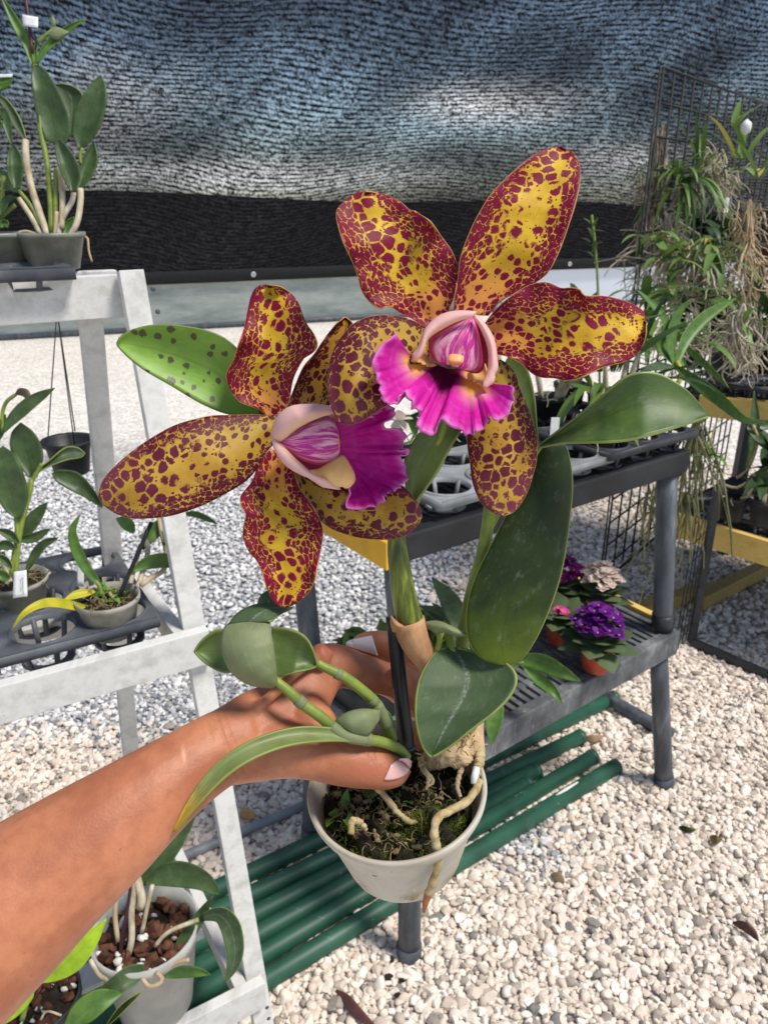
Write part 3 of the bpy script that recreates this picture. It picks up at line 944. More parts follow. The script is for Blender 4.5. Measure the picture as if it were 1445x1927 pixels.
def pile(name, mat, label):
    off, Vs, Fs, Ts, Ss = 0, [], [], [], []
    for W, faces, tn, smo in PILE[name]:
        Ss.append(smo)
        Vs.append(W); Fs.append(faces + off); Ts.append(tn)
        off += len(W)
    W, faces, tn = np.vstack(Vs), np.vstack(Fs), np.concatenate(Ts)
    me = bpy.data.meshes.new(name)
    me.vertices.add(len(W))
    me.vertices.foreach_set('co', W.astype(np.float32).ravel())
    me.loops.add(len(faces) * 3)
    me.loops.foreach_set('vertex_index', faces.astype(np.int32).ravel())
    me.polygons.add(len(faces))
    me.polygons.foreach_set('loop_start', np.arange(0, len(faces) * 3, 3, dtype=np.int32))
    me.update(calc_edges=True)
    set_attr(me, 'tone', tn)
    o = link(name, me, mat, None, False)
    me.polygons.foreach_set('use_smooth', np.concatenate(Ss))
    return tag(o, label, 'gravel', None, 'stuff')

def scatter(y0, y1, cell, jit=.42):
    ys = np.arange(y0, y1, cell * .87)
    out = []
    for i, y in enumerate(ys):
        half = .56 * y + .35
        xs = np.arange(-half, half, cell) + (i % 2) * cell / 2
        out.append(np.stack([xs, np.full(len(xs), y)], 1))
    p = np.vstack(out)
    return p + rng.uniform(-jit, jit, p.shape) * cell

def wob(p, s):
    return .22 * np.sin(p[:, 0] * 2.3 * s + 1.1) + .18 * np.sin(p[:, 1] * 3.1 * s + p[:, 0] * 1.7) + rng.normal(0, .10, len(p))

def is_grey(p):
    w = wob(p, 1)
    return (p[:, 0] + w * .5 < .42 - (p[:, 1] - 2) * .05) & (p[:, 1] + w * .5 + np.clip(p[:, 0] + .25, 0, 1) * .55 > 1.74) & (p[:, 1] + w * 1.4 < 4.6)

for lo, hi, cell, sub, rs in ((.72, 2.4, .0125, 1, .0066), (.72, 2.4, .0158, 2, .0112), (2.4, 4.5, .023, 1, .0155)):
    p = scatter(lo, hi, cell)
    gr = is_grey(p)
    ok = gr | (p[:, 1] + rng.normal(0, .25, len(p)) + wob(p, 1) * .6 < 4.1)
    p, gr = p[ok], gr[ok]
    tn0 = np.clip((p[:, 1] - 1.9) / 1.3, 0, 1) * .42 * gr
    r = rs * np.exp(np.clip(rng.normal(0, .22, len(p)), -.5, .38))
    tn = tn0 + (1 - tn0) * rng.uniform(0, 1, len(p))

    stones('white_gravel', p[~gr], r[~gr], tn[~gr], sub, M['stone'])
    if gr.any():
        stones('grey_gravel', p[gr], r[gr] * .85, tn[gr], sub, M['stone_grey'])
pile('white_gravel', M['stone'], 'loose white limestone gravel covering the ground')
pile('grey_gravel', M['stone_grey'], 'band of crushed grey gravel behind the white plant stand')

# ------------------------------------------------------------------ shade cloth wall
wa, wb = onz(20, 640), onz(640, 604)
wd = (wb - wa) / np.linalg.norm(wb - wa)
wn = np.array((wd[1], -wd[0], 0))                       # towards the camera

def wall_pt(s, z, off=0.0):
    lean = max(0, z - .6)
    return wa + wd * s + np.array((0, 0, z)) + wn * (off + .22 * lean + .035 * lean * lean + .06 * math.sin(s * .9 + z * .8))

def wall_sheet(name, s0, s1, z0, z1, ns, nz, mat, parent, off=0.0, sag=None):
    V, F = [], []
    for i in range(nz + 1):
        for j in range(ns + 1):
            s = s0 + (s1 - s0) * j / ns
            zt = z1 if sag is None else sag(s)
            V.append(wall_pt(s, z0 + (zt - z0) * i / nz, off))
    for i in range(nz):
        for j in range(ns):
            a = i * (ns + 1) + j
            F.append((a, a + 1, a + ns + 2, a + ns + 1))
    return link(name, mesh(V, F), mat, parent)

HEM = .585
w = thing('shade_cloth', wa, 'tall black knitted shade cloth wall with blue sky showing through, behind all the plants', 'shade cloth')
wall_sheet('cloth_panel', -7, 16, HEM, 5.6, 60, 24, M['cloth'], w)
wall_sheet('lower_panel', -7, 16, HEM, 1.5, 60, 8, M['cloth_low'], w, .02, lambda s: 1.60 - .018 * s + .03 * math.sin(s * 1.1))
hm = wall_sheet('hem_band', -7, 16, HEM - .02, HEM + .13, 60, 2, M['hem'], w, .035)
sm = hm.modifiers.new('Solidify', 'SOLIDIFY')
sm.thickness = .01
for s in (2.9, 7.6, -1.8, 12.3):
    lathe('eyelet', [(.012, -.004), (.03, -.004), (.034, .004), (.022, .010), (.010, .006)], wall_pt(s, HEM + .06, .045), M['eyelet'], w, wn, 20)
sk = wall_sheet('plastic_skirt', -7, 16, .03, HEM + .1, 90, 6, M['skirt'], None, -.05)
tag(sk, 'cloudy grey-green plastic sheet skirting the ground under the black shade cloth', 'plastic sheet')
pb = tube('base_pipe', [wall_pt(-7, .035, -.02), wall_pt(16, .035, -.02)], .035, M['leg'], None, 10, 2)
tag(pb, 'grey pipe lying along the foot of the plastic skirt', 'pipe')

# ------------------------------------------------------------------ whitewashed A-frame plant stand on the left
SB = np.array((-.2, .95, 0))                              # foot of its right front leg
SU = np.array((-.86, -.51, 0)); SU /= np.linalg.norm(SU)    # along its shelves, to the left and nearer
SV = np.array((-.51, .86, 0)); SV /= np.linalg.norm(SV)     # to its back
def st(u, v, z):
    return SB + SU * u + SV * v + np.array((0, 0, z))
FT, RT0, RT1, ZT = .29, .73, .335, 1.40
fv = lambda z: FT * z / ZT
rv = lambda z: RT0 + (RT1 - RT0) * z / 1.37
stand = thing('plant_stand', SB, 'weathered white painted timber A-frame plant stand with three shelves of pots', 'plant stand')
LEN = .95
for u in (0, LEN):
    du = .0 if u == 0 else 0
    beam('leg', st(u + .012, 0, -.02), st(u + .03, FT, ZT + .005), .036, .02, M['wood'], stand, SV)
    beam('leg', st(u + .075, RT0, -.02), st(u + .085, RT1, 1.375), .034, .02, M['wood'], stand, SV)
def rail(name, a, b, w, h):
    return beam(name, a, b, w, h, M['wood'], stand)
rail('top_rail', st(.028, FT + .024, ZT - .032), st(LEN + .02, FT + .024, ZT - .032), .02, .062)
rail('top_rail', st(.03, RT1 + .05, ZT - .02), st(LEN + .02, RT1 + .05, ZT - .02), .02, .04)
for z in (.835, .185):
    f0, r0 = fv(z), rv(z)
    rail('front_rail', st(.008, f0 - .022, z), st(LEN + .04, f0 - .022, z), .02, .062)
    rail('rear_rail', st(.04, r0 - .024, z), st(LEN + .06, r0 - .024, z), .02, .045)
    for u in (.046, .47, LEN - .03):
        rail('side_rail', st(u, f0 - .008, z + .004), st(u + .01, r0 - .036, z + .004), .022, .042)
    if z < .5:
        for k in (.22, .46, .70):
            vv = f0 + (r0 - f0) * k
            rail('cross_slat', st(.07, vv, z + .029), st(LEN, vv, z + .029), .05, .012)
    if z > .5:
        rail('cross_slat', st(.06, (f0 + r0) / 2, z + .0), st(LEN, (f0 + r0) / 2, z + .0), .02, .03)

# ------------------------------------------------------------------ grey resin bench
FLt, FRt = onz(742, 1015, .965), onz(1300, 848, .965)
FLs, FRs = np.array((.048, 1.150, .5)), onz(1281, 1188, .5)
BD = np.array((-(FRt - FLt)[1], (FRt - FLt)[0], 0)); BD /= np.linalg.norm(BD)
DEP = .43
def bt(a, b, dz=0.0):
    return FLt + (FRt - FLt) * a + BD * DEP * b + np.array((0, 0, dz))
def bs(a, b, dz=0.0):
    return FLs + (FRs - FLs) * a + BD * DEP * b + np.array((0, 0, dz))
bench = thing('shelf_bench', (bs(.5, .5)[0], bs(.5, .5)[1], 0), 'grey resin two-tier bench with slotted shelves and round pipe legs', 'bench')
def slotted(name, fn, lip, mat, nslat, parent):
    b = MB()
    hw = .03
    L = np.linalg.norm(fn(1, 0) - fn(0, 0))
    ea, eb = hw / L, hw / DEP
    z = -lip / 2
    b.add(*box_geo(fn(0, eb / 2, z), fn(1, eb / 2, z), hw, lip))
    b.add(*box_geo(fn(0, 1 - eb / 2, z), fn(1, 1 - eb / 2, z), hw, lip))
    b.add(*box_geo(fn(ea / 2, eb, z), fn(ea / 2, 1 - eb, z), hw, lip))
    b.add(*box_geo(fn(1 - ea / 2, eb, z), fn(1 - ea / 2, 1 - eb, z), hw, lip))
    o = bevel(b.build('shelf_rim' if False else name + '_rim', mat, parent, False), .004, 2)
    s = MB()
    for i in range(nslat):
        a = ea + (1 - 2 * ea) * (i + .5) / nslat
        s.add(*box_geo(fn(a, eb - .01, -.009), fn(a, 1 - eb + .01, -.009), (1 - 2 * ea) * L / nslat * .55, .010))
    for c in (.2, .36, .5, .64, .8):
        s.add(*box_geo(fn(ea * .9, c, -.013), fn(1 - ea * .9, c, -.013), .02, .013))
    s.build(name + '_slats', mat, parent, False)
slotted('tabletop', bt, .052, M['bench'], 36, bench)
slotted('shelf', bs, .066, M['bench_old'], 36, bench)
feet = [onz(770, 1800), onz(1250, 1478), onz(1250, 1478) + BD * .37, onz(586, 1575)]
for (a, b), ft in zip(((.035, .08), (.965, .08), (.965, .92), (.035, .92)), feet):
    ft = np.array((ft[0], ft[1], -.01))
    lo, hi = bs(a, b, -.066), bs(a, b, 0.001)
    l = tube('leg', [ft, lo], [.0245, .0225], M['leg'], bench, 20, 6)
    tube('foot_cap', [ft, ft + (lo - ft) * .10], .0268, M['leg'], l, 20, 3)
    up = bt(a, b, -.051)
    l = tube('leg', [hi, up], [.024, .0245], M['leg'], bench, 20, 6)
    tube('collar', [hi, hi + (up - hi) * .10], .0262, M['black'], l, 20, 3)

# yellow battens tucked against the bench
tag(beam('yellow_plank', bt(-.016, -.02, -.024), bt(-.016, 1.02, -.024), .020, .052, M['yellow_paint'], None), 'bright yellow painted plank along the open end of the bench top, behind the flowers', 'plank')
tag(beam('yellow_batten', bs(1.0, .12, .006) , bs(1.0, 1.12, .006), .022, .012, M['yellow_wood'], None), 'thin yellow wooden batten along the edge of the lower bench shelf by the wire grid', 'batten')

# green pipes lying on the gravel under the bench
PZ = .024
defs = [((1156, 1312), (478, 1640), 'passing under the bench, farthest back of the bundle'), ((1093, 1386), (484, 1679), 'ending short under the bench, second from the back'),
        ((1010, 1450), (487, 1718), 'chalky, mostly hidden by the held pot, third from the back'), ((994, 1474), (490, 1757), 'with a chalky end just behind the held pot'),
        ((1116, 1424), (495, 1797), 'second from the front of the bundle'), ((1160, 1441), (503, 1842), 'frontmost of the bundle, with a pale scrape near its end')]
for i, (a, b, txt) in enumerate(defs):
    pa, pc = onz(a[0], a[1], PZ), onz(b[0], b[1], PZ)
    pc = pa + (pc - pa) * 1.62
    t = thing('green_pipe', (pa + pc) / 2, 'dark green painted pipe ' + txt, 'pipe', 'green pipes lying on the gravel')
    ax = (pc - pa) / np.linalg.norm(pc - pa)
    b = MB()
    rr = .0218
    L = np.linalg.norm(pc - pa)
    b.add(*lathe_geo([(rr - .003, .05), (rr - .003, 0), (rr, .001), (rr, L - .001), (rr - .003, L), (rr - .003, L - .05)], pa, ax, 24))
    b.build('tube', M['pipe'], t)
    if i == 5:
        q = pa + ax * .16 + np.array((0, 0, rr)) + np.cross(ax, (0, 0, 1)) * .004
        tube('paint_scrape', [q, q + ax * .05, q + ax * .085], [.0025, .005, .002], M['label'], t, 8, 6, .3)
    else:
        lathe('end_ring', [(rr - .002, -.002), (rr + .001, -.002), (rr + .001, .012), (rr - .001, .013)], pa, M['pipe'], t, ax, 24)
a, b = onz(572, 1516, .02), onz(360, 1606, .02)
tag(tube('conduit', [a, b + (b - a) * .4], .0125, M['pipe_grey'], None, 14, 4, loc=a), 'thin pale grey conduit lying on white gravel behind the stand leg', 'conduit')
a, b = onz(1150, 1318, .03), onz(1262, 1382, .03)
tag(tube('foot_bar', [a - (b - a) * .2, b], .02, M['leg'], None, 14, 4, loc=a), 'dark grey pipe on the gravel behind the lower end of the bench leg', 'pipe')

for u, v, z in ((.018, .262, 1.385), (.018, .25, 1.355), (.018, .160, .845), (.018, .158, .822), (.018, .022, .195), (.018, .018, .172)):
    q = st(u, v - .045, z)
    lathe('screw', [(0, .0015), (.003, .0012), (.0038, 0), (.003, -.001)], q, M['leg'], stand, -SV, 12)

# ------------------------------------------------------------------ the orchid held up in its pot
PD = .484
RIM = P(746, 1478, PD)
AX = np.array((-.085, -.13, 1.0)); AX /= np.linalg.norm(AX)
orch = thing('potted_orchid', RIM - AX * .064, 'cattleya orchid with two maroon-spotted yellow flowers in a cloudy white pot, held up', 'orchid')
RR = .0565
pot = lathe('pot', [(.0, -.064), (.0360, -.064), (.0375, -.0628), (.0385, -.060), (.0402, -.053), (.0462, -.030), (.0505, -.012), (.0520, -.0095), (.0545, -.008), (.0560, -.004), (.0565, -.001), (.0562, .0004), (.0552, .0008), (.0535, .0), (.0520, -.006), (.0500, -.014), (.0450, -.033), (.037, -.060), (0, -.061)], RIM, M['pot'], orch, AX, 72)

FR = frame(AX)
def pl(x, y, z=0.0):
    """a point in the pot: x to the right, y away, z up from its rim"""
    return RIM + FR @ np.array((x, y, z))

b = MB()
n = 46
V, F = [], []
for i in range(n + 1):
    rr = .0478 * i / n
    for j in range(72):
        a = j / 72 * 2 * math.pi
        x, y = rr * math.cos(a), rr * math.sin(a)
        h = -.016 + .006 * math.sin(x * 150 + 1) * math.cos(y * 130) + .004 * math.sin(x * 390 + y * 310) + .0022 * math.sin(x * 900) * math.sin(y * 1000) + rng.normal(0, .0011)
        h += .010 * math.exp(-(((x - .018) / .017) ** 2 + ((y + .022) / .012) ** 2))        # a cushion of moss
        h += .008 * math.exp(-(((x - .03) / .02) ** 2 + ((y - .02) / .02) ** 2))
        V.append(pl(x, y, h))
for i in range(n):
    for j in range(72):
        k = (j + 1) % 72
        F.append((i * 72 + j, i * 72 + k, (i + 1) * 72 + k, (i + 1) * 72 + j))
b.add(V, F)
mix = b.build('potting_mix', M['moss_soil'], orch)
b = MB()
for i in range(5200):                                     # moss tufts
    if i < 3000:
        x, y = .019 + rng.normal(0, .011), -.023 + rng.normal(0, .0085)
        h = -.016 + .0125 * math.exp(-(((x - .018) / .017) ** 2 + ((y + .022) / .012) ** 2))
    else:
        a, r_ = rng.uniform(0, 6.28), .046 * math.sqrt(rng.uniform(0, 1))
        x, y, h = r_ * math.cos(a), r_ * math.sin(a), -.016
    if math.hypot(x, y) > .046:
        continue
    d = rng.normal(0, .6, 3) + (0, 0, 1.0)
    leaf_geo(b, pl(x, y, h - .001), d, rng.uniform(.002, .0042), .0010, .4, n=3, prof=(1, .8, .1))
b.build('moss_cover', M['moss'], mix)
b = MB()
for i in range(420):                                      # dry sphagnum shreds and bark crumbs
    a, r_ = rng.uniform(0, 6.28), .041 * math.sqrt(rng.uniform(0, 1))
    x, y = r_ * math.cos(a), r_ * math.sin(a)
    if i % 3:
        root_geo(b, pl(x, y, -.010 + rng.uniform(-.003, .004)), rng.uniform(.005, .018), .7, rng.uniform(.00022, .0005), rng.normal(0, 1, 3) * (1, 1, .3), 6, .2, 4)
    else:
        s = rng.uniform(.001, .0028)
        v, f = icosphere(1)
        b.add(pl(x, y, -.012) + v * s * rng.uniform(.4, 1.4, 3), f)
b.build('sphagnum_shreds', M['debris'], mix)
b = MB()
for x, y in ((-.034, -.006), (-.018, .0), (-.030, -.022), (.004, -.002), (-.006, .012), (-.041, -.012)):   # small weeds
    for k in range(4):
        d = rng.normal(0, .8, 3) + (0, 0, .7)
        leaf_geo(b, pl(x, y, -.012), d, rng.uniform(.008, .013), .006, 1.0, n=6, prof=(.1, .6, 1, .9, .5, .02))
b.build('small_weed', M['fol_light'], mix)

M['husk'] = plain('fibrous_husk', lin(200, 172, 132), lin(118, 88, 58), .8, 55, bump=.8, stretch=(1, 1, .35), lo=.38, hi=.62, dist=.002)
M['crust'] = plain('crusty_perlite', lin(178, 174, 166), lin(118, 112, 102), .85, 120, bump=.8, dist=.002)
def ptube(name, pts, wpx, mat, seg=12, parent=None, flat=1.0, n=None):
    ww = wpx if np.ndim(wpx) else [wpx] * len(pts)
    if name == 'root':
        pp_ = smooth_path(np.array([(*x, w_) for x, w_ in zip(pts, ww)]) * (1, 1, 1000, 1), 26)
        pp_[:, 3] *= .92 * (1 + rng.normal(0, .09, 26))
        pp_[1:-1, :2] += rng.normal(0, .7, (24, 2))
        pts, ww, n = [(a_, b_, c_ / 1000) for a_, b_, c_ in pp_[:, :3]], list(pp_[:, 3]), None
    q = [P(*p) for p in pts]
    return tube(name, q, [w_ * p[2] / FPX for w_, p in zip(ww, pts)], mat, parent or orch, seg, n, flat)

# stems, sheath and stake
bulb = ptube('pseudobulb', [(745, 995, .446), (748, 1040, .449), (755, 1090, .453), (763, 1135, .457), (776, 1180, .463), (795, 1225, .469), (812, 1262, .474)], [19, 24, 27, 30, 31, 24, 15], M['bulb'], 20, None, .8, 40)
sh = ptube('papery_sheath', [(768, 1168, .4615), (778, 1200, .463), (795, 1232, .468), (808, 1262, .473), (822, 1320, .482), (838, 1395, .492)], [37, 34, 28, 21, 15, 14], M['sheath'], 24, bulb, .85, 30)
for v_ in sh.data.vertices:                                # its torn upper edge
    pass
sheet('torn_bract', zz(560, 1160, 3.803, [(680, 110), (667, 60), (664, 20), (668, -4)]), zz(560, 1160, 3.803, [(800, 110), (770, 75), (720, 45), (668, -4)]), [.457, .453, .452, .452], M['sheath'], bulb, cup=-.004)
stake = ptube('stake', [(740, 1160, .476), (748, 1240, .478), (757, 1330, .482), (768, 1425, .487)], 14.5, M['stake'], 20)
ptube('green_tie', [(756, 1405, .474), (768, 1412, .471), (782, 1406, .475)], 3.5, plain('green_tie', lin(20, 78, 62), lin(16, 60, 50), .5, 60), 8, stake)
wb_ = MB()
for pts, w_ in (([(800, 1432, .494), (832, 1424, .491), (866, 1406, .494), (890, 1384, .501)], [17, 21, 20, 12]), ([(812, 1416, .500), (845, 1400, .498), (868, 1380, .502)], [16, 19, 12]), ([(850, 1436, .491), (870, 1424, .490), (882, 1404, .494)], [14, 18, 12])):
    V_, F_ = tube_geo([P(*x) for x in pts], [w * x[2] / FPX for w, x in zip(w_, pts)], 18, 30)
    V_ = V_ + rng.normal(0, .0005, V_.shape) * (1, 1, .3)
    wb_.add(V_, F_)
wb_.build('woody_base', M['husk'], orch)
wb_ = MB()
for i in range(60):
    k = rng.uniform(0, 1)
    a_ = np.array(P(795 + 95 * k + rng.normal(0, 6), 1428 - 40 * k * k + rng.normal(0, 14), .487 + .008 * k + rng.normal(0, .003)))
    root_geo(wb_, a_, rng.uniform(.006, .018), .35, rng.uniform(.0004, .0011), P(880, 1370, .49) - a_ + rng.normal(0, .01, 3), 6, -.2, 5)
wb_.build('husk_fibres', M['husk'], orch)
ptube('woody_stub', [(892, 1330, .512), (890, 1380, .503), (897, 1430, .497), (893, 1462, .497)], [18, 20, 15, 8], M['husk'], 16)
for x_, y_, z_, s_ in ((-.030, .030, -.006, .008), (-.016, .036, -.004, .007), (-.036, .018, -.008, .006), (-.008, .030, -.008, .006), (-.024, .022, -.009, .005)):
    v_, f_ = icosphere(3)
    nn_ = 1 + .16 * np.sin(v_[:, :1] * 5 + x_ * 900) * np.cos(v_[:, 1:2] * 6 + y_ * 900) + rng.normal(0, .03, (len(v_), 1))
    bb_ = MB()
    bb_.add(pl(x_, y_, z_) + v_ * nn_ * s_ * np.array((1.1, .9, .7)), f_)
    bb_.build('perlite_lump', M['crust'], mix)
ptube('leaf_stalk', [(924, 940, .462), (918, 985, .464), (908, 1040, .470), (880, 1150, .482), (860, 1290, .494), (862, 1400, .500)], [13, 12, 12, 13, 15, 17], M['stem'])
ptube('leaf_stalk', [(1015, 838, .452), (985, 880, .458), (950, 930, .463), (918, 990, .466)], [7, 9, 11, 12], M['stem'])
ptube('leaf_stalk', [(852, 1228, .470), (845, 1200, .473), (832, 1172, .478)], [9, 8, 9], M['stem'])

# roots
ptube('root', [(690, 1455, .470), (705, 1478, .468), (728, 1502, .4665), (745, 1525, .4655), (768, 1545, .465), (786, 1549, .466)], [5, 6.5, 6.5, 6, 6, 4], M['root'])
r2 = ptube('root', [(902, 1468, .480), (893, 1490, .474), (872, 1512, .464), (845, 1526, .456), (826, 1538, .4475), (817, 1556, .4425), (820, 1590, .444), (826, 1615, .4465), (818, 1650, .451), (806, 1680, .456)], [8, 8, 9, 9, 9, 9.5, 9.5, 9.5, 9, 8], M['root'], 14, n=50)
ptube('root_tip', [(807, 1678, .456), (801, 1697, .458), (797, 1716, .460)], [8, 6.5, 3], M['root_tip'], 12, r2)
ptube('root', [(790, 1425, .481), (797, 1448, .475), (806, 1462, .472), (802, 1486, .470)], [6, 6, 5, 3], M['root'])
ptube('root', [(806, 1458, .472), (814, 1468, .472), (808, 1480, .471)], [4, 4, 2], M['root'])
ptube('root', [(660, 1570, .452), (663, 1545, .455), (680, 1548, .456), (690, 1562, .456)], [7, 7.5, 6, 4], M['root'])
r3 = ptube('root', [(905, 1410, .495), (900, 1440, .487), (893, 1470, .480)], [9, 9, 8], M['root'])
ptube('white_root_tip', [(897, 1445, .480), (893, 1460, .477), (890, 1474, .477)], [6, 7, 5], M['label'], 12, r3)
ptube('root', [(870, 1440, .489), (860, 1475, .482), (866, 1500, .478)], [6, 5, 4], M['root_brown'])

# leaves
Z7 = lambda p: zz(960, 600, 2.979, p)
sheet('leaf', Z7([(155, 712), (250, 640), (380, 540), (480, 460), (570, 380), (650, 320), (740, 297), (830, 305), (920, 350), (1000, 410), (1060, 480), (1095, 535), (1108, 548)]),
      Z7([(155, 724), (300, 698), (480, 694), (640, 685), (780, 655), (900, 620), (1020, 582), (1085, 558), (1108, 552)]), [.452, .437, .423, .416, .418, .424], M['leaf'], orch, 18, 44, cup=.007, wave=(.0012, 1.2), thick=.0013, tilt=-.006)
sheet('leaf', [(1040, 826), (1005, 855), (972, 930), (930, 1012), (895, 1082), (878, 1140), (880, 1200), (905, 1238), (950, 1252)],
      [(1050, 826), (1066, 845), (1076, 905), (1070, 985), (1056, 1075), (1032, 1150), (1002, 1212), (975, 1245), (950, 1252)], [.462, .463, .462, .459, .455, .452], M['leaf_dark'], orch, 18, 40, cup=-.008, thick=.0014, tilt=.006)
Z6 = lambda p: zz(700, 980, 3.6125, p)
sheet('leaf', Z6([(500, 866), (440, 885), (385, 950), (330, 1050), (300, 1160), (291, 1300), (308, 1430), (345, 1540), (380, 1590), (403, 1607)]),
      Z6([(580, 864), (700, 888), (850, 930), (955, 1000), (987, 1080), (950, 1180), (850, 1290), (700, 1405), (540, 1530), (440, 1592), (403, 1607)]), [.468, .455, .444, .438, .437, .440], M['leaf_grey'], orch, 20, 40, cup=.006, fold=.003, thick=.0014)
sheet('leaf', [(872, 770), (800, 806), (775, 836), (761, 872), (763, 905), (765, 940), (745, 1010)], [(880, 790), (850, 838), (826, 884), (800, 922), (786, 940), (775, 960), (760, 1012)], [.446, .446, .446, .448, .450], M['leaf_mid'], orch, 14, 30, cup=.005, thick=.0014)
sheet('leaf', [(800, 690), (840, 740), (870, 800), (885, 860)], [(880, 700), (905, 760), (905, 830), (888, 862)], [.445, .447, .449, .45], M['leaf_mid'], orch, 10, 20, cup=.004)
sheet('leaf', [(960, 665), (990, 690), (1005, 740), (1010, 800), (1014, 840)], [(945, 690), (960, 730), (985, 790), (1000, 820), (1012, 842)], .447, M['leaf_mid'], orch, 8, 20, cup=.002)
sheet('leaf', [(505, 772), (470, 700), (440, 650), (395, 624), (330, 612), (280, 613), (240, 625), (224, 638), (221, 646)],
      [(515, 782), (440, 781), (385, 762), (320, 724), (275, 698), (245, 675), (228, 658), (221, 650)], [.462, .458, .452, .446, .441], M['leaf_spot'], orch, 18, 36, cup=.008, thick=.0012, tilt=.004)
sheet('leaf', Z6([(330, 720), (360, 690), (450, 682), (540, 718), (620, 755), (645, 775)]), Z6([(350, 730), (400, 745), (430, 765), (500, 760), (570, 785), (645, 780)]), [.466, .460, .456, .455], M['leaf_back'], orch, 10, 24, cup=-.004)
sheet('leaf', Z6([(400, 740), (425, 760), (440, 800), (425, 880)]), Z6([(500, 750), (475, 800), (470, 850), (455, 885)]), .463, M['stem'], orch, 8, 16, cup=-.002)
# the small growths hanging out over the wrist
ptube('side_stem', [(766, 1425, .466), (748, 1408, .460), (718, 1396, .452), (690, 1392, .448), (665, 1388, .445), (640, 1380, .443), (605, 1350, .440), (570, 1325, .438), (540, 1298, .436), (514, 1276, .436)], [9, 10, 10, 10.5, 11, 11.5, 11, 10.5, 9.5, 7.5], M['stem'], 14, n=60)
ptube('side_stem', [(738, 1392, .472), (725, 1362, .466), (708, 1325, .458), (680, 1298, .454), (645, 1272, .451), (612, 1256, .449), (596, 1246, .448)], [11.5, 12, 10.5, 10.5, 10, 8.5, 7], M['stem'], 14, n=50)
for nm_, pts_, w_ in (('node', [(697, 1392, .4485), (684, 1391, .447)], 12.6), ('node', [(571, 1326, .438), (560, 1316, .437)], 12), ('node', [(636, 1378, .4425), (628, 1371, .4418)], 12.8), ('node', [(704, 1322, .457), (698, 1315, .4562)], 12.2), ('node', [(642, 1271, .4508), (632, 1266, .4502)], 11)):
    ptube(nm_, pts_, w_, M['leaf_back'], 14)
for pts_, w_ in (([(690, 1392, .446), (668, 1389, .443), (645, 1382, .441), (622, 1366, .439)], [11.2, 11.8, 12, 11.6]), ([(728, 1366, .465), (716, 1340, .460), (708, 1325, .4565)], [12, 12, 11.5])):
    sh_ = ptube('stem_sheath', pts_, w_, M['leaf_back'], 14)
Z8 = lambda p: zz(320, 1080, 2.189, p)
sheet('leaf', Z8([(435, 448), (420, 466), (330, 455), (255, 405), (217, 325), (214, 255), (240, 208), (300, 186)]), Z8([(440, 440), (438, 420), (432, 350), (424, 290), (416, 240), (414, 205), (405, 190), (400, 186)]), [.434, .428, .424, .424, .428, .434], M['leaf_back'], orch, 18, 30, cup=-.007, thick=.0012)
sheet('leaf', Z8([(240, 208), (275, 165), (330, 135), (400, 122), (500, 140)]), Z8([(410, 196), (425, 192), (440, 180), (470, 160), (505, 142)]), [.429, .436, .444, .449], M['leaf_grey'], orch, 12, 20, cup=-.003, thick=.0012)
sheet('leaf', Z8([(360, 132), (366, 105), (380, 84), (410, 66)]), Z8([(440, 140), (450, 120), (450, 90), (432, 66)]), .452, M['leaf_grey'], orch, 8, 14, cup=-.004)
sheet('leaf', Z8([(608, 372), (598, 340), (586, 305), (560, 262), (520, 236), (470, 222), (420, 222)]), Z8([(602, 385), (570, 395), (530, 405), (490, 414), (450, 425), (430, 420), (415, 405)]), [.446, .440, .438, .440, .443], M['leaf_mid'], orch, 14, 26, cup=.006, thick=.0012)
sheet('leaf', Z8([(245, 225), (190, 232), (150, 256), (118, 290), (102, 318)]), Z8([(262, 405), (225, 408), (180, 390), (135, 358), (102, 322)]), [.446, .448, .449, .450], M['leaf_mid'], orch, 14, 24, cup=.005, thick=.0012)
blade('leaf', [(668, 1388, .441), (620, 1382, .434), (560, 1384, .425), (505, 1398, .417), (450, 1424, .410), (405, 1460, .405), (365, 1508, .402), (342, 1542, .402), (328, 1566, .403)], 16, M['leaf_droop'], orch, (.55, .85, 1, 1.05, 1.05, 1, .85, .6, .12), 10, 44, cup=.003, tilt=.004, thick=.0012)
sheet('leaf', Z8([(672, 625), (690, 595), (740, 566), (800, 556), (866, 562)]), Z8([(690, 632), (740, 655), (780, 664), (820, 660), (862, 600)]), [.446, .442, .443, .448], M['leaf_back'], orch, 10, 20, cup=-.005)
sheet('leaf', [(745, 1370), (735, 1345), (720, 1330)], [(725, 1372), (715, 1355), (720, 1332)], .468, M['fol_light'], orch, 6, 10, cup=.002)

# ---------------- flowers: each a part with its petals, lip and column beneath it
def flower_core(name, p, d, lab):
    b = MB()
    v, f = icosphere(2)
    b.add(P(p[0], p[1], d + .010) + v * np.array((.005, .007, .005)), f)
    o = b.build(name, M['stem'], orch)
    set_attr(o.data, 'edge', np.zeros(len(o.data.vertices)))
    set_attr(o.data, 'along', np.zeros(len(o.data.vertices)))
    o['label'] = lab
    return o
def lifted(o):
    return o

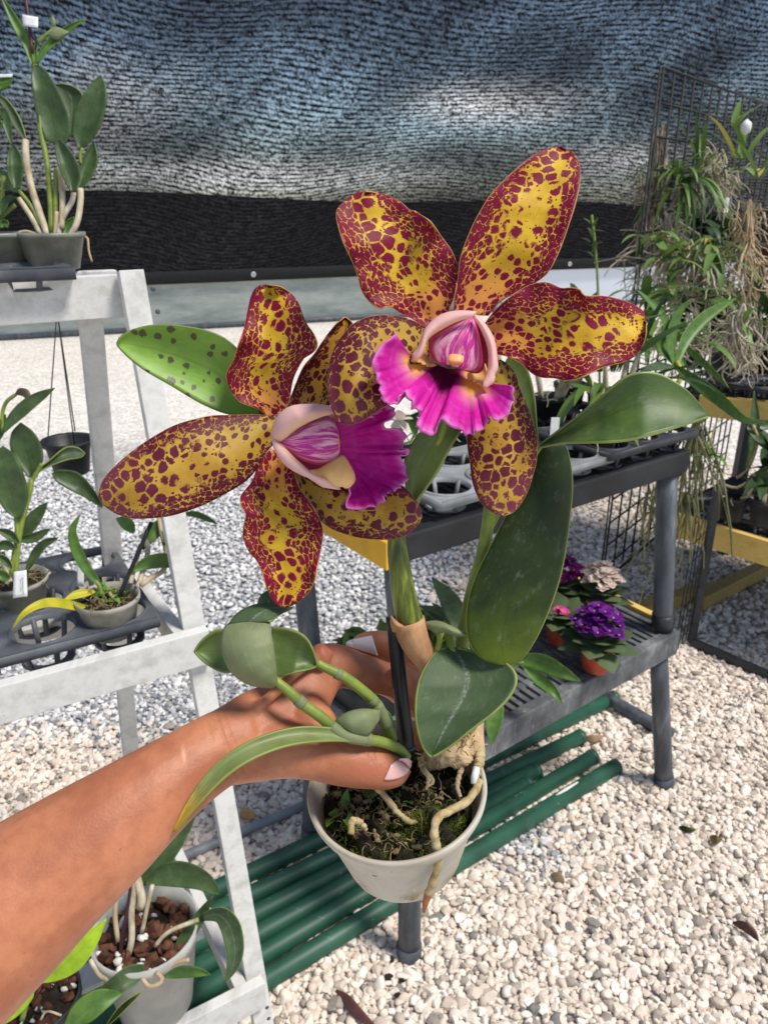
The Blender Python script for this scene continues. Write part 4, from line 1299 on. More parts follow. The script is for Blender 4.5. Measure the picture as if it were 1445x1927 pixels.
Z4 = lambda p: zz(600, 240, 2.258, p)
f1 = flower_core('flower', (853, 640), .424, 'upper flower, facing the camera with a wide magenta lip')
D1 = .420
W = dict(thick=.0006)
sheet('sepal', Z4([(570, 790), (576, 730), (590, 640), (602, 545), (650, 420), (690, 345), (730, 282), (780, 228), (835, 178), (890, 132), (940, 102), (985, 87), (1022, 82)]),
      Z4([(720, 800), (770, 740), (840, 700), (905, 668), (968, 622), (1005, 560), (1035, 490), (1062, 410), (1085, 340), (1104, 262), (1111, 190), (1100, 140), (1075, 105), (1022, 82)]), [.426, .420, .413, .412, .418, .428], M['sepal'], f1, 22, 48, cup=.007, wave=(.0012, 1.5), ripple=.0008, seed=3.1, **W)
sheet('petal', Z4([(470, 848), (425, 832), (395, 812), (350, 790), (312, 766), (286, 759), (266, 771), (232, 757), (200, 725), (180, 692), (166, 640), (150, 590), (125, 535), (100, 478), (85, 430), (74, 385), (76, 350), (95, 325), (130, 297), (165, 278), (195, 272)]),
      Z4([(560, 805), (556, 770), (574, 722), (588, 660), (590, 610), (582, 565), (562, 520), (530, 475), (497, 428), (470, 395), (430, 368), (405, 352), (388, 352), (360, 325), (330, 305), (290, 288), (262, 282), (230, 274), (195, 272)]), [.428, .420, .411, .407, .410, .417], M['petal'], f1, 24, 48, cup=.006, wave=(.0045, 2.1), ripple=.0012, tilt=.003, seed=8.2, **W)
sheet('petal', Z4([(700, 838), (735, 790), (780, 745), (820, 712), (860, 685), (900, 666), (940, 657), (975, 658), (1000, 668), (1030, 682), (1060, 680), (1090, 682), (1110, 690), (1125, 712), (1160, 715), (1200, 714), (1250, 722), (1300, 738), (1345, 758), (1378, 785), (1390, 830)]),
      Z4([(740, 962), (790, 970), (825, 985), (860, 1003), (885, 1028), (915, 1052), (950, 1064), (1000, 1066), (1040, 1076), (1080, 1072), (1120, 1060), (1165, 1040), (1205, 1020), (1260, 1006), (1300, 995), (1340, 972), (1370, 938), (1388, 885), (1390, 834)]), [.427, .418, .409, .405, .408, .416], M['petal'], f1, 24, 48, cup=.006, wave=(.0045, 2.1), ripple=.0012, seed=15.4, **W)
sheet('sepal', Z4([(720, 1020), (690, 1090), (660, 1180), (632, 1290), (632, 1360), (642, 1430), (650, 1500), (668, 1555), (695, 1602), (740, 1636), (785, 1650)]),
      Z4([(770, 985), (805, 1010), (835, 1050), (850, 1100), (876, 1165), (905, 1240), (925, 1330), (924, 1410), (910, 1470), (890, 1535), (865, 1588), (830, 1632), (785, 1650)]), [.430, .433, .434, .432, .427], M['sepal_olive'], f1, 20, 44, cup=-.006, wave=(.001, 1.2), ripple=.0008, seed=21.7, **W)
sheet('sepal', Z4([(470, 850), (430, 838), (385, 815), (330, 802), (270, 798), (210, 806), (150, 832), (105, 878), (70, 930), (48, 990), (38, 1060), (40, 1130), (55, 1195), (80, 1242), (110, 1262)]),
      Z4([(470, 960), (450, 1010), (420, 1060), (385, 1110), (350, 1150), (310, 1172), (270, 1192), (235, 1215), (200, 1238), (160, 1256), (110, 1262)]), [.426, .414, .402, .396, .394, .394], M['sepal_olive'], f1, 24, 44, cup=-.007, wave=(.001, 1.2), ripple=.001, seed=30.3, **W)
ZS = lambda p: zz(680, 560, 4.516, p)
# lip: from the throat out to the frilled edge
def fan(name, inner, outer, dA, dB, mat, parent, nu=70, nv=22, frill=.004, freq=7, droop=.0, seed=1.0, belly=.0):
    i_, o_ = smooth_path(inner, nu + 1), smooth_path(outer, nu + 1)
    V = np.zeros((nv + 1, nu + 1, 3))
    da, db = as_curve(dA, nu + 1), as_curve(dB, nu + 1)
    for k in range(nv + 1):
        s = k / nv
        xy = i_ + (o_ - i_) * s
        d = da + (db - da) * s ** 1.2 - belly * math.sin(math.pi * s)
        q = np.linspace(0, 1, nu + 1)
        w_ = q * 6.28 * freq + 1.6 * np.sin(q * 11 + seed * 2) + .9 * np.sin(q * 23 + seed)
        am = .65 + .5 * np.sin(q * 17 + seed * 5)
        d = d + frill * am * s ** 2.2 * (np.sin(w_ + seed) + .7 * np.sin(w_ * 2.37 + seed * 3) + .45 * s * np.sin(w_ * 4.9 + seed))
        xy = xy + (s ** 4 * 2.6 * np.stack([np.sin(w_ * 3.1 + seed), np.cos(w_ * 4.3 + seed * 2)], 1))
        V[k] = [P(x, y, dd) for (x, y), dd in zip(xy, d)]
    return finish_sheet(name, V, mat, parent, nu, nv, .0008, seed)
lip1 = fan('lip', ZS([(440, 520), (480, 545), (560, 545), (620, 560), (680, 590), (740, 610), (800, 610), (860, 620), (930, 650), (1000, 700), (1050, 730)]),
    ZS([(285, 318), (240, 335), (190, 380), (150, 440), (118, 510), (102, 590), (120, 660), (150, 730), (160, 800), (190, 880), (260, 910), (310, 885), (330, 820), (360, 805), (410, 860), (430, 940), (500, 965), (490, 1020), (470, 1080), (500, 1140), (560, 1155), (620, 1165), (655, 1090), (690, 1020), (740, 1060), (820, 1120), (900, 1165), (980, 1140), (1045, 1100), (1090, 1010), (1130, 1040), (1180, 1035), (1250, 980), (1278, 920), (1292, 850), (1288, 790), (1280, 742)]),
    [.414, .418, .423, .426, .427, .427, .426, .422, .416], [.381, .379, .379, .381, .385, .390, .394, .392, .388, .385, .386, .390, .396], M['lip'], f1, 90, 26, .0042, 6.5, seed=1.3, belly=.004)
# hood round the column
sheet('hood', ZS([(428, 492), (470, 440), (500, 380), (535, 280), (585, 215), (645, 165), (720, 132), (800, 116), (890, 115), (978, 124)]), ZS([(445, 545), (490, 515), (530, 440), (552, 370), (600, 318), (680, 268), (760, 225), (840, 192), (910, 170), (960, 152)]), [.402, .402, .403, .402, .400], M['hood'], lip1, 14, 30, cup=-.0035, thick=.0009)
sheet('hood', ZS([(958, 140), (1020, 192), (1075, 262), (1120, 345), (1140, 430), (1150, 520), (1156, 600), (1130, 650), (1128, 700), (1100, 735), (1050, 770)]), ZS([(945, 165), (990, 220), (1030, 300), (1062, 380), (1080, 460), (1082, 540), (1075, 610), (1060, 660), (1045, 700), (1035, 730), (1040, 765)]), [.402, .404, .405, .405, .403], M['hood'], lip1, 14, 30, cup=-.0035, thick=.0009)
sheet('hood_lining', ZS([(930, 140), (780, 205), (640, 290), (545, 370), (500, 470), (460, 545), (470, 600), (560, 640)]), ZS([(960, 140), (1040, 270), (1090, 400), (1100, 520), (1095, 620), (1060, 700), (1030, 760), (900, 720)]), [.408, .418, .426, .430], M['hood_in'], lip1, 18, 26, cup=.012, thick=.0006)
# the tube's shoulder where the lip's side lobes leave it
fan('lip_shoulder', ZS([(550, 400), (545, 470), (570, 540), (640, 575)]), ZS([(430, 500), (445, 545), (500, 560), (600, 590)]), .418, [.403, .405, .410, .418], M['yellow_lobe'], lip1, 20, 10, .0, 1)
fan('lip_shoulder', ZS([(1050, 560), (1030, 620), (980, 650), (900, 640)]), ZS([(1100, 735), (1050, 765), (990, 735), (900, 690)]), .419, [.404, .406, .411, .419], M['yellow_lobe'], lip1, 20, 10, .0, 1)
col1 = sheet('column', ZS([(935, 165), (860, 195), (760, 245), (660, 305), (590, 360), (568, 420), (590, 480), (625, 540), (690, 535), (745, 500)]), ZS([(940, 165), (975, 220), (1000, 320), (1020, 430), (1030, 540), (1005, 610), (945, 632), (900, 610), (860, 600), (850, 560)]), [.407, .409, .410, .412, .413, .416], M['column'], lip1, 18, 26, inflate=.007)
sheet('anther_cap', ZS([(765, 465), (750, 480), (738, 510), (735, 540), (755, 566), (790, 576)]), ZS([(860, 478), (872, 490), (868, 530), (860, 556), (836, 572), (795, 578)]), [.4065, .405, .407], M['anther'], col1, 10, 12, inflate=.0014)

f2 = flower_core('flower', (530, 775), .452, 'lower flower, turned aside, with a pale pink hood and purple lip')
Z5 = lambda p: zz(180, 520, 2.258, p)
sheet('petal', Z5([(725, 600), (708, 575), (660, 552), (620, 538), (590, 510), (572, 485), (556, 440), (558, 405), (580, 365), (600, 310), (618, 258), (634, 205), (645, 150), (660, 90), (680, 52), (705, 38), (730, 36)]),
      Z5([(795, 590), (812, 560), (826, 520), (832, 480), (840, 440), (856, 400), (872, 370), (890, 345), (915, 332), (935, 312), (943, 285), (925, 240), (900, 205), (884, 170), (868, 125), (845, 88), (815, 60), (780, 42), (730, 36)]), [.452, .446, .440, .438, .441, .446], M['petal'], f2, 24, 46, cup=.006, wave=(.004, 2.0), ripple=.001, seed=41.1, **W)
sheet('petal', Z5([(800, 590), (822, 530), (845, 470), (880, 390), (925, 335), (958, 285), (990, 240), (1025, 200), (1060, 172)]), Z5([(960, 600), (1000, 540), (1025, 470), (1040, 400), (1060, 330), (1080, 270), (1095, 225), (1090, 195), (1060, 172)]), [.455, .454, .454, .457, .461], M['petal_olive'], f2, 18, 36, cup=.006, wave=(.003, 2.2), seed=47.9, **W)
sheet('sepal', Z5([(790, 610), (740, 594), (680, 588), (600, 590), (500, 592), (420, 608), (340, 632), (270, 668), (200, 712), (130, 765), (75, 815), (35, 862), (17, 905), (14, 935)]),
      Z5([(800, 690), (760, 712), (720, 755), (692, 808), (650, 860), (600, 896), (540, 930), (480, 962), (400, 994), (320, 1018), (240, 1028), (170, 1030), (110, 1018), (65, 995), (32, 968), (14, 938)]), [.452, .442, .432, .424, .420, .420], M['sepal_olive'], f2, 24, 50, cup=-.006, wave=(.001, 1.2), ripple=.001, seed=55.0, **W)
sheet('petal', Z5([(745, 730), (715, 765), (690, 800), (678, 835), (665, 870), (635, 908), (614, 938), (618, 975), (638, 1015), (628, 1060), (626, 1110), (648, 1165), (685, 1210), (705, 1255), (722, 1310), (745, 1365), (772, 1398), (800, 1404)]),
      Z5([(815, 770), (832, 805), (848, 850), (862, 895), (892, 938), (922, 975), (950, 1025), (967, 1085), (962, 1140), (952, 1190), (942, 1240), (932, 1290), (912, 1335), (885, 1365), (860, 1382), (830, 1400), (800, 1404)]), [.450, .444, .437, .432, .431, .434], M['petal'], f2, 24, 48, cup=.004, wave=(.0042, 2.2), ripple=.0012, seed=62.4, **W)
sheet('sepal', Z5([(830, 800), (900, 850), (1000, 880), (1100, 885), (1200, 880), (1290, 885), (1330, 915), (1362, 955), (1380, 990), (1384, 1010)]),
      Z5([(850, 860), (862, 910), (885, 955), (915, 995), (950, 1032), (1000, 1070), (1060, 1094), (1120, 1110), (1190, 1118), (1260, 1117), (1320, 1098), (1360, 1066), (1380, 1035), (1384, 1014)]), [.455, .450, .444, .440, .438, .438], M['sepal_olive'], f2, 20, 46, cup=-.006, wave=(.001, 1.2), ripple=.001, seed=71.3, **W)
Z2 = lambda p: zz(480, 720, 4.516, p)
lip2 = fan('lip', Z2([(690, 330), (700, 380), (715, 440), (720, 500), (722, 550), (728, 600), (740, 640), (790, 700), (830, 780), (835, 830)]),
    Z2([(840, 350), (930, 310), (1030, 262), (1100, 222), (1145, 196), (1185, 235), (1190, 275), (1120, 330), (1095, 375), (1120, 405), (1200, 400), (1262, 425), (1280, 470), (1262, 530), (1230, 575), (1300, 570), (1290, 605), (1240, 640), (1265, 700), (1275, 760), (1304, 810), (1240, 870), (1190, 920), (1110, 945), (1090, 1010), (1030, 1050), (960, 1065), (890, 1080), (830, 1070), (785, 1050), (795, 980), (805, 900), (815, 840)]),
    [.434, .438, .441, .442, .441, .438, .434], [.424, .418, .414, .418, .424, .426, .424, .420, .420, .422], M['lip_purple'], f2, 90, 24, .0036, 5.5, seed=2.7, belly=-.006)
sheet('hood', Z2([(142, 448), (150, 390), (165, 340), (195, 288), (235, 245), (285, 212), (350, 193), (430, 186), (520, 186), (600, 194), (640, 205)]), Z2([(165, 495), (215, 498), (262, 468), (312, 425), (365, 385), (420, 352), (480, 322), (540, 298), (590, 280), (640, 268), (660, 262)]), [.428, .422, .418, .419, .424], M['hood'], lip2, 16, 34, cup=-.005, thick=.0009)
sheet('hood', Z2([(144, 440), (150, 500), (170, 570), (205, 635), (255, 692), (320, 742), (390, 780), (450, 805), (510, 842), (570, 882), (640, 896), (722, 908)]), Z2([(175, 488), (225, 530), (280, 585), (335, 640), (400, 700), (450, 745), (500, 775), (550, 800), (600, 822), (650, 850), (690, 875), (722, 900)]), [.428, .422, .419, .418, .419, .422], M['hood'], lip2, 12, 34, cup=-.003, thick=.0009)
sheet('hood_lining', Z2([(180, 485), (300, 420), (440, 340), (560, 285), (660, 262), (720, 320), (740, 420)]), Z2([(200, 510), (300, 605), (400, 690), (480, 760), (580, 810), (680, 800), (760, 720)]), [.430, .438, .442, .444], M['hood_in'], lip2, 16, 26, cup=.008, thick=.0006)
sheet('yellow_lobe', Z2([(470, 745), (540, 735), (620, 690), (690, 650), (750, 620), (800, 690), (840, 770), (848, 830)]), Z2([(500, 775), (560, 812), (640, 860), (705, 890), (740, 880), (765, 895), (800, 890), (840, 845)]), [.426, .421, .418, .420], M['yellow_lobe'], lip2, 12, 24, cup=-.004, thick=.0009)
col2 = sheet('column', Z2([(196, 498), (260, 455), (340, 395), (430, 340), (520, 300), (610, 282), (670, 320), (705, 390), (718, 460)]), Z2([(200, 505), (260, 560), (330, 620), (420, 670), (520, 700), (610, 705), (680, 680), (722, 620), (716, 500)]), [.430, .428, .427, .428, .431], M['column'], lip2, 18, 28, inflate=.009)
sheet('anther_cap', Z2([(690, 450), (665, 500), (670, 560), (700, 590)]), Z2([(712, 460), (722, 500), (720, 560), (705, 590)]), .4245, M['anther'], col2, 8, 12, inflate=.002)
ptube('flower_stalk', [(853, 640, .426), (850, 720, .440), (826, 830, .452), (790, 920, .454), (755, 1005, .450)], [8, 9, 9, 9, 10], M['stem'], 12)
ptube('flower_stalk', [(530, 775, .455), (600, 860, .462), (690, 950, .460), (748, 1005, .451)], [8, 9, 9, 10], M['stem'], 12)

# ------------------------------------------------------------------ the hand and forearm holding it
def limb(b, pts, seg=22, n=None):
    """(x, y, distance, half width in px, depth half-thickness / half width)"""
    q = np.array([[*P(p[0], p[1], p[2]), p[3] * p[2] / FPX, p[4] if len(p) > 4 else 1.0] for p in pts])
    n = n or (len(pts) - 1) * 8 + 1
    s = smooth_path(q, n)
    c, r, fl = s[:, :3], s[:, 3], s[:, 4]
    t = np.gradient(c, axis=0)
    t /= np.linalg.norm(t, axis=1)[:, None]
    a = np.linspace(0, 2 * math.pi, seg, endpoint=False)
    V, F = [], []
    e0, e1 = c[0] - t[0] * r[0] * .7, c[-1] + t[-1] * r[-1] * .75
    for i in range(n):
        vw = c[i] - EYE
        vw = vw - t[i] * np.dot(vw, t[i])
        vw /= np.linalg.norm(vw)
        u = np.cross(t[i], vw)
        V.append(c[i] + r[i] * (np.cos(a)[:, None] * u + fl[i] * np.sin(a)[:, None] * vw))
        if i in (0, n - 1):                       # rounded end
            sg = -1 if i == 0 else 1
            for m_ in (.85, .5):
                pass
    V = np.vstack(V + [e0[None], e1[None]])
    for i in range(n - 1):
        for j in range(seg):
            k = (j + 1) % seg
            F.append((i * seg + j, i * seg + k, (i + 1) * seg + k, (i + 1) * seg + j))
    N = n * seg
    for j in range(seg):
        k = (j + 1) % seg
        F.append((k, j, N))
        F.append(((n - 1) * seg + j, (n - 1) * seg + k, N + 1))
    b.add(V, F)

b = MB()
limb(b, [(-330, 1975, .36, 196, .9), (-180, 1862, .372, 182, .9), (0, 1718, .388, 151, .9), (100, 1638, .398, 129, .88), (200, 1562, .408, 109, .86), (300, 1484, .420, 86, .8), (360, 1442, .430, 75, .78), (420, 1406, .440, 70, .74), (470, 1392, .447, 71, .66)])
limb(b, [(420, 1404, .442, 68, .7), (480, 1380, .452, 78, .6), (540, 1338, .465, 68, .55), (590, 1280, .478, 52, .6), (612, 1256, .484, 42, .8)])          # back of the hand to the first knuckle
limb(b, [(430, 1404, .450, 60, .7), (500, 1368, .466, 70, .5), (560, 1318, .485, 58, .5), (596, 1266, .502, 44, .7)])
limb(b, [(430, 1400, .458, 58, .7), (500, 1365, .478, 66, .5), (560, 1310, .500, 54, .5), (588, 1268, .519, 40, .7)])
limb(b, [(430, 1410, .464, 52, .7), (500, 1372, .488, 56, .5), (550, 1320, .512, 46, .5), (575, 1280, .532, 36, .7)])
limb(b, [(420, 1420, .444, 58, .8), (480, 1412, .447, 57, .85), (540, 1408, .450, 55, .8), (600, 1418, .454, 50, .8), (640, 1430, .456, 46, .85)])             # base of the thumb
limb(b, [(560, 1350, .462, 58, .5), (585, 1370, .458, 52, .6), (600, 1400, .456, 44, .7)])                                                                  # web
limb(b, [(596, 1418, .454, 49, .85), (640, 1430, .456, 47, .85), (675, 1438, .457, 44, .85), (700, 1443, .458, 41, .85), (725, 1449, .459, 36.5, .82), (748, 1452, .460, 29, .78), (762, 1452, .461, 19, .75)])   # thumb
limb(b, [(600, 1262, .484, 47, .9), (625, 1254, .488, 44, .9), (652, 1257, .493, 38, .95), (688, 1268, .499, 35, .95), (722, 1276, .504, 31, 1), (752, 1284, .508, 33, 1), (778, 1298, .512, 34, 1)])   # forefinger, first bone
limb(b, [(770, 1292, .511, 33, 1), (796, 1316, .513, 30, 1), (806, 1350, .513, 26, 1), (800, 1385, .510, 24, 1), (790, 1405, .507, 17, 1)])
limb(b, [(596, 1262, .503, 42, .9), (660, 1258, .520, 34, .95), (720, 1255, .540, 32, 1), (780, 1262, .555, 32, 1), (812, 1268, .557, 29, 1)])     # middle finger, going round
limb(b, [(812, 1270, .556, 30, 1), (790, 1238, .545, 29, 1), (755, 1222, .537, 27, 1), (722, 1213, .530, 26, .95), (690, 1210, .526, 22, .9), (668, 1211, .524, 14, .85)])   # and back, its tip showing
limb(b, [(588, 1270, .520, 36, .9), (650, 1262, .545, 28, 1), (715, 1268, .566, 27, 1), (770, 1290, .575, 25, 1), (790, 1325, .565, 21, 1), (780, 1345, .556, 14, 1)])
limb(b, [(575, 1280, .533, 32, .9), (630, 1266, .560, 24, 1), (685, 1272, .582, 23, 1), (735, 1295, .588, 20, 1), (750, 1315, .580, 14, 1)])
limb(b, [(455, 1352, .444, 9, 1), (510, 1310, .449, 11, 1), (560, 1262, .459, 11, 1), (604, 1232, .470, 13, 1)])       # tendon to the first knuckle
limb(b, [(598, 1236, .470, 24, .8), (612, 1232, .470, 24, .8)])                                                            # knuckles
limb(b, [(738, 1272, .491, 22, .8), (750, 1276, .492, 22, .8)])
tmp = b.build('limb_cage', M['skin'], None)
for md, kw in (('REMESH', dict(mode='VOXEL', voxel_size=.0011, adaptivity=0.0)), ('SMOOTH', dict(factor=.5, iterations=14)), ('SUBSURF', dict(levels=1, render_levels=1))):
    if md == 'SUBSURF':
        continue
    m_ = tmp.modifiers.new(md, md)
    for k_, v_ in kw.items():
        setattr(m_, k_, v_)
dg = bpy.context.evaluated_depsgraph_get()
body = bpy.data.meshes.new_from_object(tmp.evaluated_get(dg))
bpy.data.objects.remove(tmp)
co = np.empty(len(body.vertices) * 3, np.float32)
body.vertices.foreach_get('co', co)
co = co.reshape(-1, 3)
rel = co - EYE
dp = rel @ FW
px = CX + (rel @ RT) / dp * FPX
py = CY - (rel @ UP) / dp * FPX
crease = np.zeros(len(co))
def cr(x0, y0, x1, y1, w, s):
    dx, dy = x1 - x0, y1 - y0
    t_ = np.clip(((px - x0) * dx + (py - y0) * dy) / (dx * dx + dy * dy), 0, 1)
    q = np.hypot(px - x0 - t_ * dx, py - y0 - t_ * dy)
    global crease
    crease = np.maximum(crease, s * np.exp(-(q / w) ** 2) * np.clip(np.minimum(t_, 1 - t_) * 5, 0, 1))
for c_ in ((405, 1335, 432, 1420, 3.0, .55), (415, 1332, 446, 1412, 2.6, .45), (425, 1420, 452, 1468, 3, .6), (445, 1425, 470, 1466, 2.6, .5), (470, 1440, 520, 1466, 3, .4),
           (690, 1405, 702, 1440, 2.6, .5), (700, 1402, 713, 1436, 2.6, .5), (740, 1262, 744, 1300, 3, .5), (676, 1290, 690, 1262, 3, .4), (728, 1258, 732, 1300, 3, .4), (384, 1345, 402, 1400, 3, .3)):
    cr(*c_)
red = np.exp(-(((px - 606) / 26) ** 2 + ((py - 1232) / 24) ** 2)) * .3 + np.exp(-(((px - 715) / 60) ** 2 + ((py - 1456) / 30) ** 2)) * .3 + np.exp(-(((px - 750) / 50) ** 2 + ((py - 1290) / 40) ** 2)) * .4
no = np.empty(len(co) * 3, np.float32)
body.vertices.foreach_get('normal', no)
co -= no.reshape(-1, 3) * (crease * .0008)[:, None]
body.vertices.foreach_set('co', co.ravel())
set_attr(body, 'crease', crease)
set_attr(body, 'scar', .7 * np.exp(-(((px - 346 - (py - 1420) * .1) / 3.5) ** 2 + ((py - 1420) / 16) ** 2)))
set_attr(body, 'red', np.clip(red, 0, .8))
body.materials.clear()
elbow = P(-330, 1975, .36)
tree = BVHTree.FromPolygons([tuple(map(float, v)) for v in co], [tuple(p.vertices) for p in body.polygons])
body.name = 'person'
person = link('person', body, M['skin'], None, True, elbow)
tag(person, 'bare tanned forearm and hand with pale manicured nails, reaching in to hold the potted orchid', 'person')

def nail(name, L, Rr, mat, lift=.0007, crown=.0005):
    nu, nv = 12, 16
    l, r = smooth_path(L, nv + 1), smooth_path(Rr, nv + 1)
    V = np.zeros((nv + 1, nu + 1, 3))
    last = None
    for i in range(nv + 1):
        for j in range(nu + 1):
            xy = l[i] + (r[i] - l[i]) * j / nu
            d = ray(*xy)
            hit = tree.ray_cast(Vector(EYE), Vector(d / np.linalg.norm(d)))
            e = (2 * j / nu - 1)
            if hit[0] is not None:
                t_ = dep(hit[0])
                if last is not None and t_ - last > .006:
                    t_ = last + .0004
                last = t_
            V[i, j] = EYE + d * ((last or .46) - lift - crown * (1 - e * e) * min(1, i / nv * 4 + .2))
    return finish_sheet(name, V, mat, person, nu, nv, .0006, 1.0)
ZN = lambda p: zz(560, 1160, 3.803, p)
nail('fingernail', ZN([(668, 1062), (712, 1030), (760, 1014), (795, 1018), (815, 1040)]), ZN([(618, 1168), (660, 1172), (718, 1160), (778, 1128), (812, 1070)]), M['nail'])
nail('fingernail', ZN([(530, 136), (480, 148), (420, 160), (370, 172), (348, 190)]), ZN([(576, 282), (510, 262), (440, 240), (385, 222), (346, 208)]), M['nail_pale'])
# ------------------------------------------------------------------ trays
def carry_tray(name, o, ex, ey, nx, ny, p, r, depth, mat, label, group=None, loc=None):
    """a plate with round cups: o is its corner, ex and ey its directions"""
    up = np.array((0, 0, 1.0))
    t = thing(name, o + ex * nx * p / 2 + ey * ny * p / 2 - up * depth, label, 'tray', group)
    b, cups = MB(), MB()
    k = 32
    for i in range(nx):
        for j in range(ny):
            c = o + ex * p * (i + .5) + ey * p * (j + .5)
            V, F = [], []
            for m in range(k):
                a = 2 * math.pi * m / k
                ca, sa = math.cos(a), math.sin(a)
                q = p / 2 / max(abs(ca), abs(sa))
                V += [c + (ex * ca + ey * sa) * q, c + (ex * ca + ey * sa) * r]
            for m in range(k):
                n_ = (m + 1) % k
                F.append((2 * m, 2 * n_, 2 * n_ + 1, 2 * m + 1))
            b.add(V, F)
            cups.add(*lathe_geo([(r + .004, -.003), (r + .004, .003), (r, .004), (r - .002, -.006)], c, up, 32))
            cups.add(*lathe_geo([(r * .78, -depth + .004), (r * .78 + .003, -depth), (r * .60, -depth), (r * .58, -depth + .004), (r * .78, -depth + .004)], c, up, 32))
            for m in range(6):
                a = 2 * math.pi * (m + .3) / 6
                d = ex * math.cos(a) + ey * math.sin(a)
                cups.add(*box_geo(c + d * r, c + d * r * .78 - up * depth, .008, .003, d))
    # turned down lip
    cs = [o, o + ex * nx * p, o + ex * nx * p + ey * ny * p, o + ey * ny * p]
    for a, c in zip(cs, cs[1:] + cs[:1]):
        cups.add(*box_geo(a - up * .007, c - up * .007, .004, .016))
    pl_ = b.build('plate', mat, t, False)
    s = pl_.modifiers.new('Solidify', 'SOLIDIFY')
    s.thickness = .003
    cups.build('cup', mat, t, True)
    return t

def pot_geo(b, c, r, h, seg=36):
    b.add(*lathe_geo([(0, 0), (r * .70, 0), (r * .72, .002), (r * .94, h * .86), (r, h * .865), (r * 1.01, h), (r * .97, h), (r * .90, h * .84), (r * .68, .004), (0, .004)], c, (0, 0, 1), seg))

def simple_pot(c, r, h, mat, parent, soil=M['soil'], chips=0, fill=.82):
    b = MB()
    pot_geo(b, c, r, h)
    p_ = b.build('pot', mat, parent)
    b = MB()
    V, F = [], []
    n = 9
    for i in range(n + 1):
        for j in range(30):
            a = j / 30 * 6.2832
            rr = r * .92 * i / n
            V.append(np.asarray(c) + (rr * math.cos(a), rr * math.sin(a), h * fill + rng.normal(0, r * .03) + r * .08 * (1 - i / n)))
    for i in range(n):
        for j in range(30):
            k = (j + 1) % 30
            F.append((i * 30 + j, i * 30 + k, (i + 1) * 30 + k, (i + 1) * 30 + j))
    b.add(V, F)
    s_ = b.build('potting_mix', soil, parent)
    if chips:
        bc, bp = MB(), MB()
        v, f = icosphere(1)
        for i in range(chips):
            a, rr = rng.uniform(0, 6.28), r * .86 * math.sqrt(rng.uniform(0, 1))
            q = np.asarray(c) + (rr * math.cos(a), rr * math.sin(a), h * fill + r * .08 + rng.uniform(0, r * .08))
            big = i % 4 != 0
            s = rng.uniform(.05, .17, 3) * r * (1 if big else .7)
            (bc if big else bp).add(q + (v + rng.normal(0, .14, v.shape)) * s, f)
        bc.build('bark_chips', M['bark'], s_, False)
        q_ = bp.build('perlite', M['perlite'], s_, True)
        q_['kind'] = 'stuff'
        s_.children[0]['kind'] = 'stuff'
    return p_

def zb(ox, oy, s, d):
    return lambda p, dd=0.0: [(ox + x / s, oy + y / s, d + (q[0] if (q := rest) else 0) + dd) for x, y, *rest in p]

# top shelf of the stand
tray_top = carry_tray('carry_tray', st(.11, FT - .012, 1.412), SU, SV, 6, 1, .108, .046, .030, M['tray'], 'dark grey carry tray on the top shelf of the white stand')
A = zb(0, 0, 3.0104, 1.165)
A2 = lambda p: zz(0, 0, 3.0104, p)
c = P(100, 478, 1.165)
c = np.array((c[0], c[1], 1.404))
tp = thing('potted_orchid_plant', c, 'tall orchid with upright broad leaves and pale canes on the top shelf', 'potted plant')
simple_pot(c, .0505, .053, M['pot_grey'], tp, M['moss_soil'])
for L, Rr, m, d in (([(262, 800), (215, 680), (190, 540), (178, 430), (200, 368)], [(370, 825), (402, 740), (375, 620), (300, 455), (235, 375), (200, 368)], 'leaf_far', [1.165, 1.16, 1.15, 1.155]),
                    ([(445, 850), (412, 745), (440, 600), (515, 475), (575, 425)], [(470, 846), (545, 760), (592, 650), (604, 510), (575, 425)], 'leaf_far', [1.18, 1.17, 1.165, 1.17]),
                    ([(400, 780), (365, 650), (322, 520), (318, 480), (352, 474)], [(412, 760), (445, 650), (474, 545), (420, 490), (352, 474)], 'leaf_grey', [1.2, 1.21, 1.21]),
                    ([(402, 1085), (340, 960), (314, 840), (318, 800), (336, 784)], [(425, 1090), (456, 1010), (442, 930), (392, 842), (336, 784)], 'leaf_far', [1.15, 1.14, 1.14]),
                    ([(428, 1085), (440, 960), (488, 862), (536, 800)], [(452, 1078), (520, 1005), (556, 905), (536, 800)], 'leaf_far', [1.17, 1.175, 1.18]),
                    ([(80, 1070), (45, 980), (48, 870), (84, 815)], [(110, 1072), (132, 990), (130, 900), (84, 815)], 'leaf_far', [1.14, 1.135, 1.14])):
    sheet('leaf', A2(L), A2(Rr), d, M[m], tp, 10, 24, cup=.008, thick=.0016)
for pts, w, m in (([(188, 375), (150, 240), (85, 120), (5, -30)], 9, 'leaf_far2'), ([(210, 362), (262, 270), (360, 185), (440, 130), (494, 112)], 8, 'leaf_far2'), ([(205, 365), (200, 290), (215, 230)], 4.5, 'leaf_far2'),
                  ([(146, 792), (90, 680), (30, 580), (-40, 520)], 9, 'leaf_grey'), ([(110, 1085), (40, 1020), (-30, 960)], 14, 'leaf_far'), ([(70, 450), (20, 480), (-40, 520)], 9, 'leaf_far2'), ([(370, 1330), (390, 1280), (420, 1230)], 9, 'leaf_far2')):
    blade('leaf', A(pts), w, M[m], tp, cup=.004, thick=.0014)
def canes(parent, zf, rows, d=0, seg=10):
    for pts, w, m in rows:
        q = zf(pts, d)
        tube('stem' if m in ('stem', 'bulb') else 'cane', [P(*x) for x in q], [w * x[2] / FPX for x in q], M[m], parent, seg)
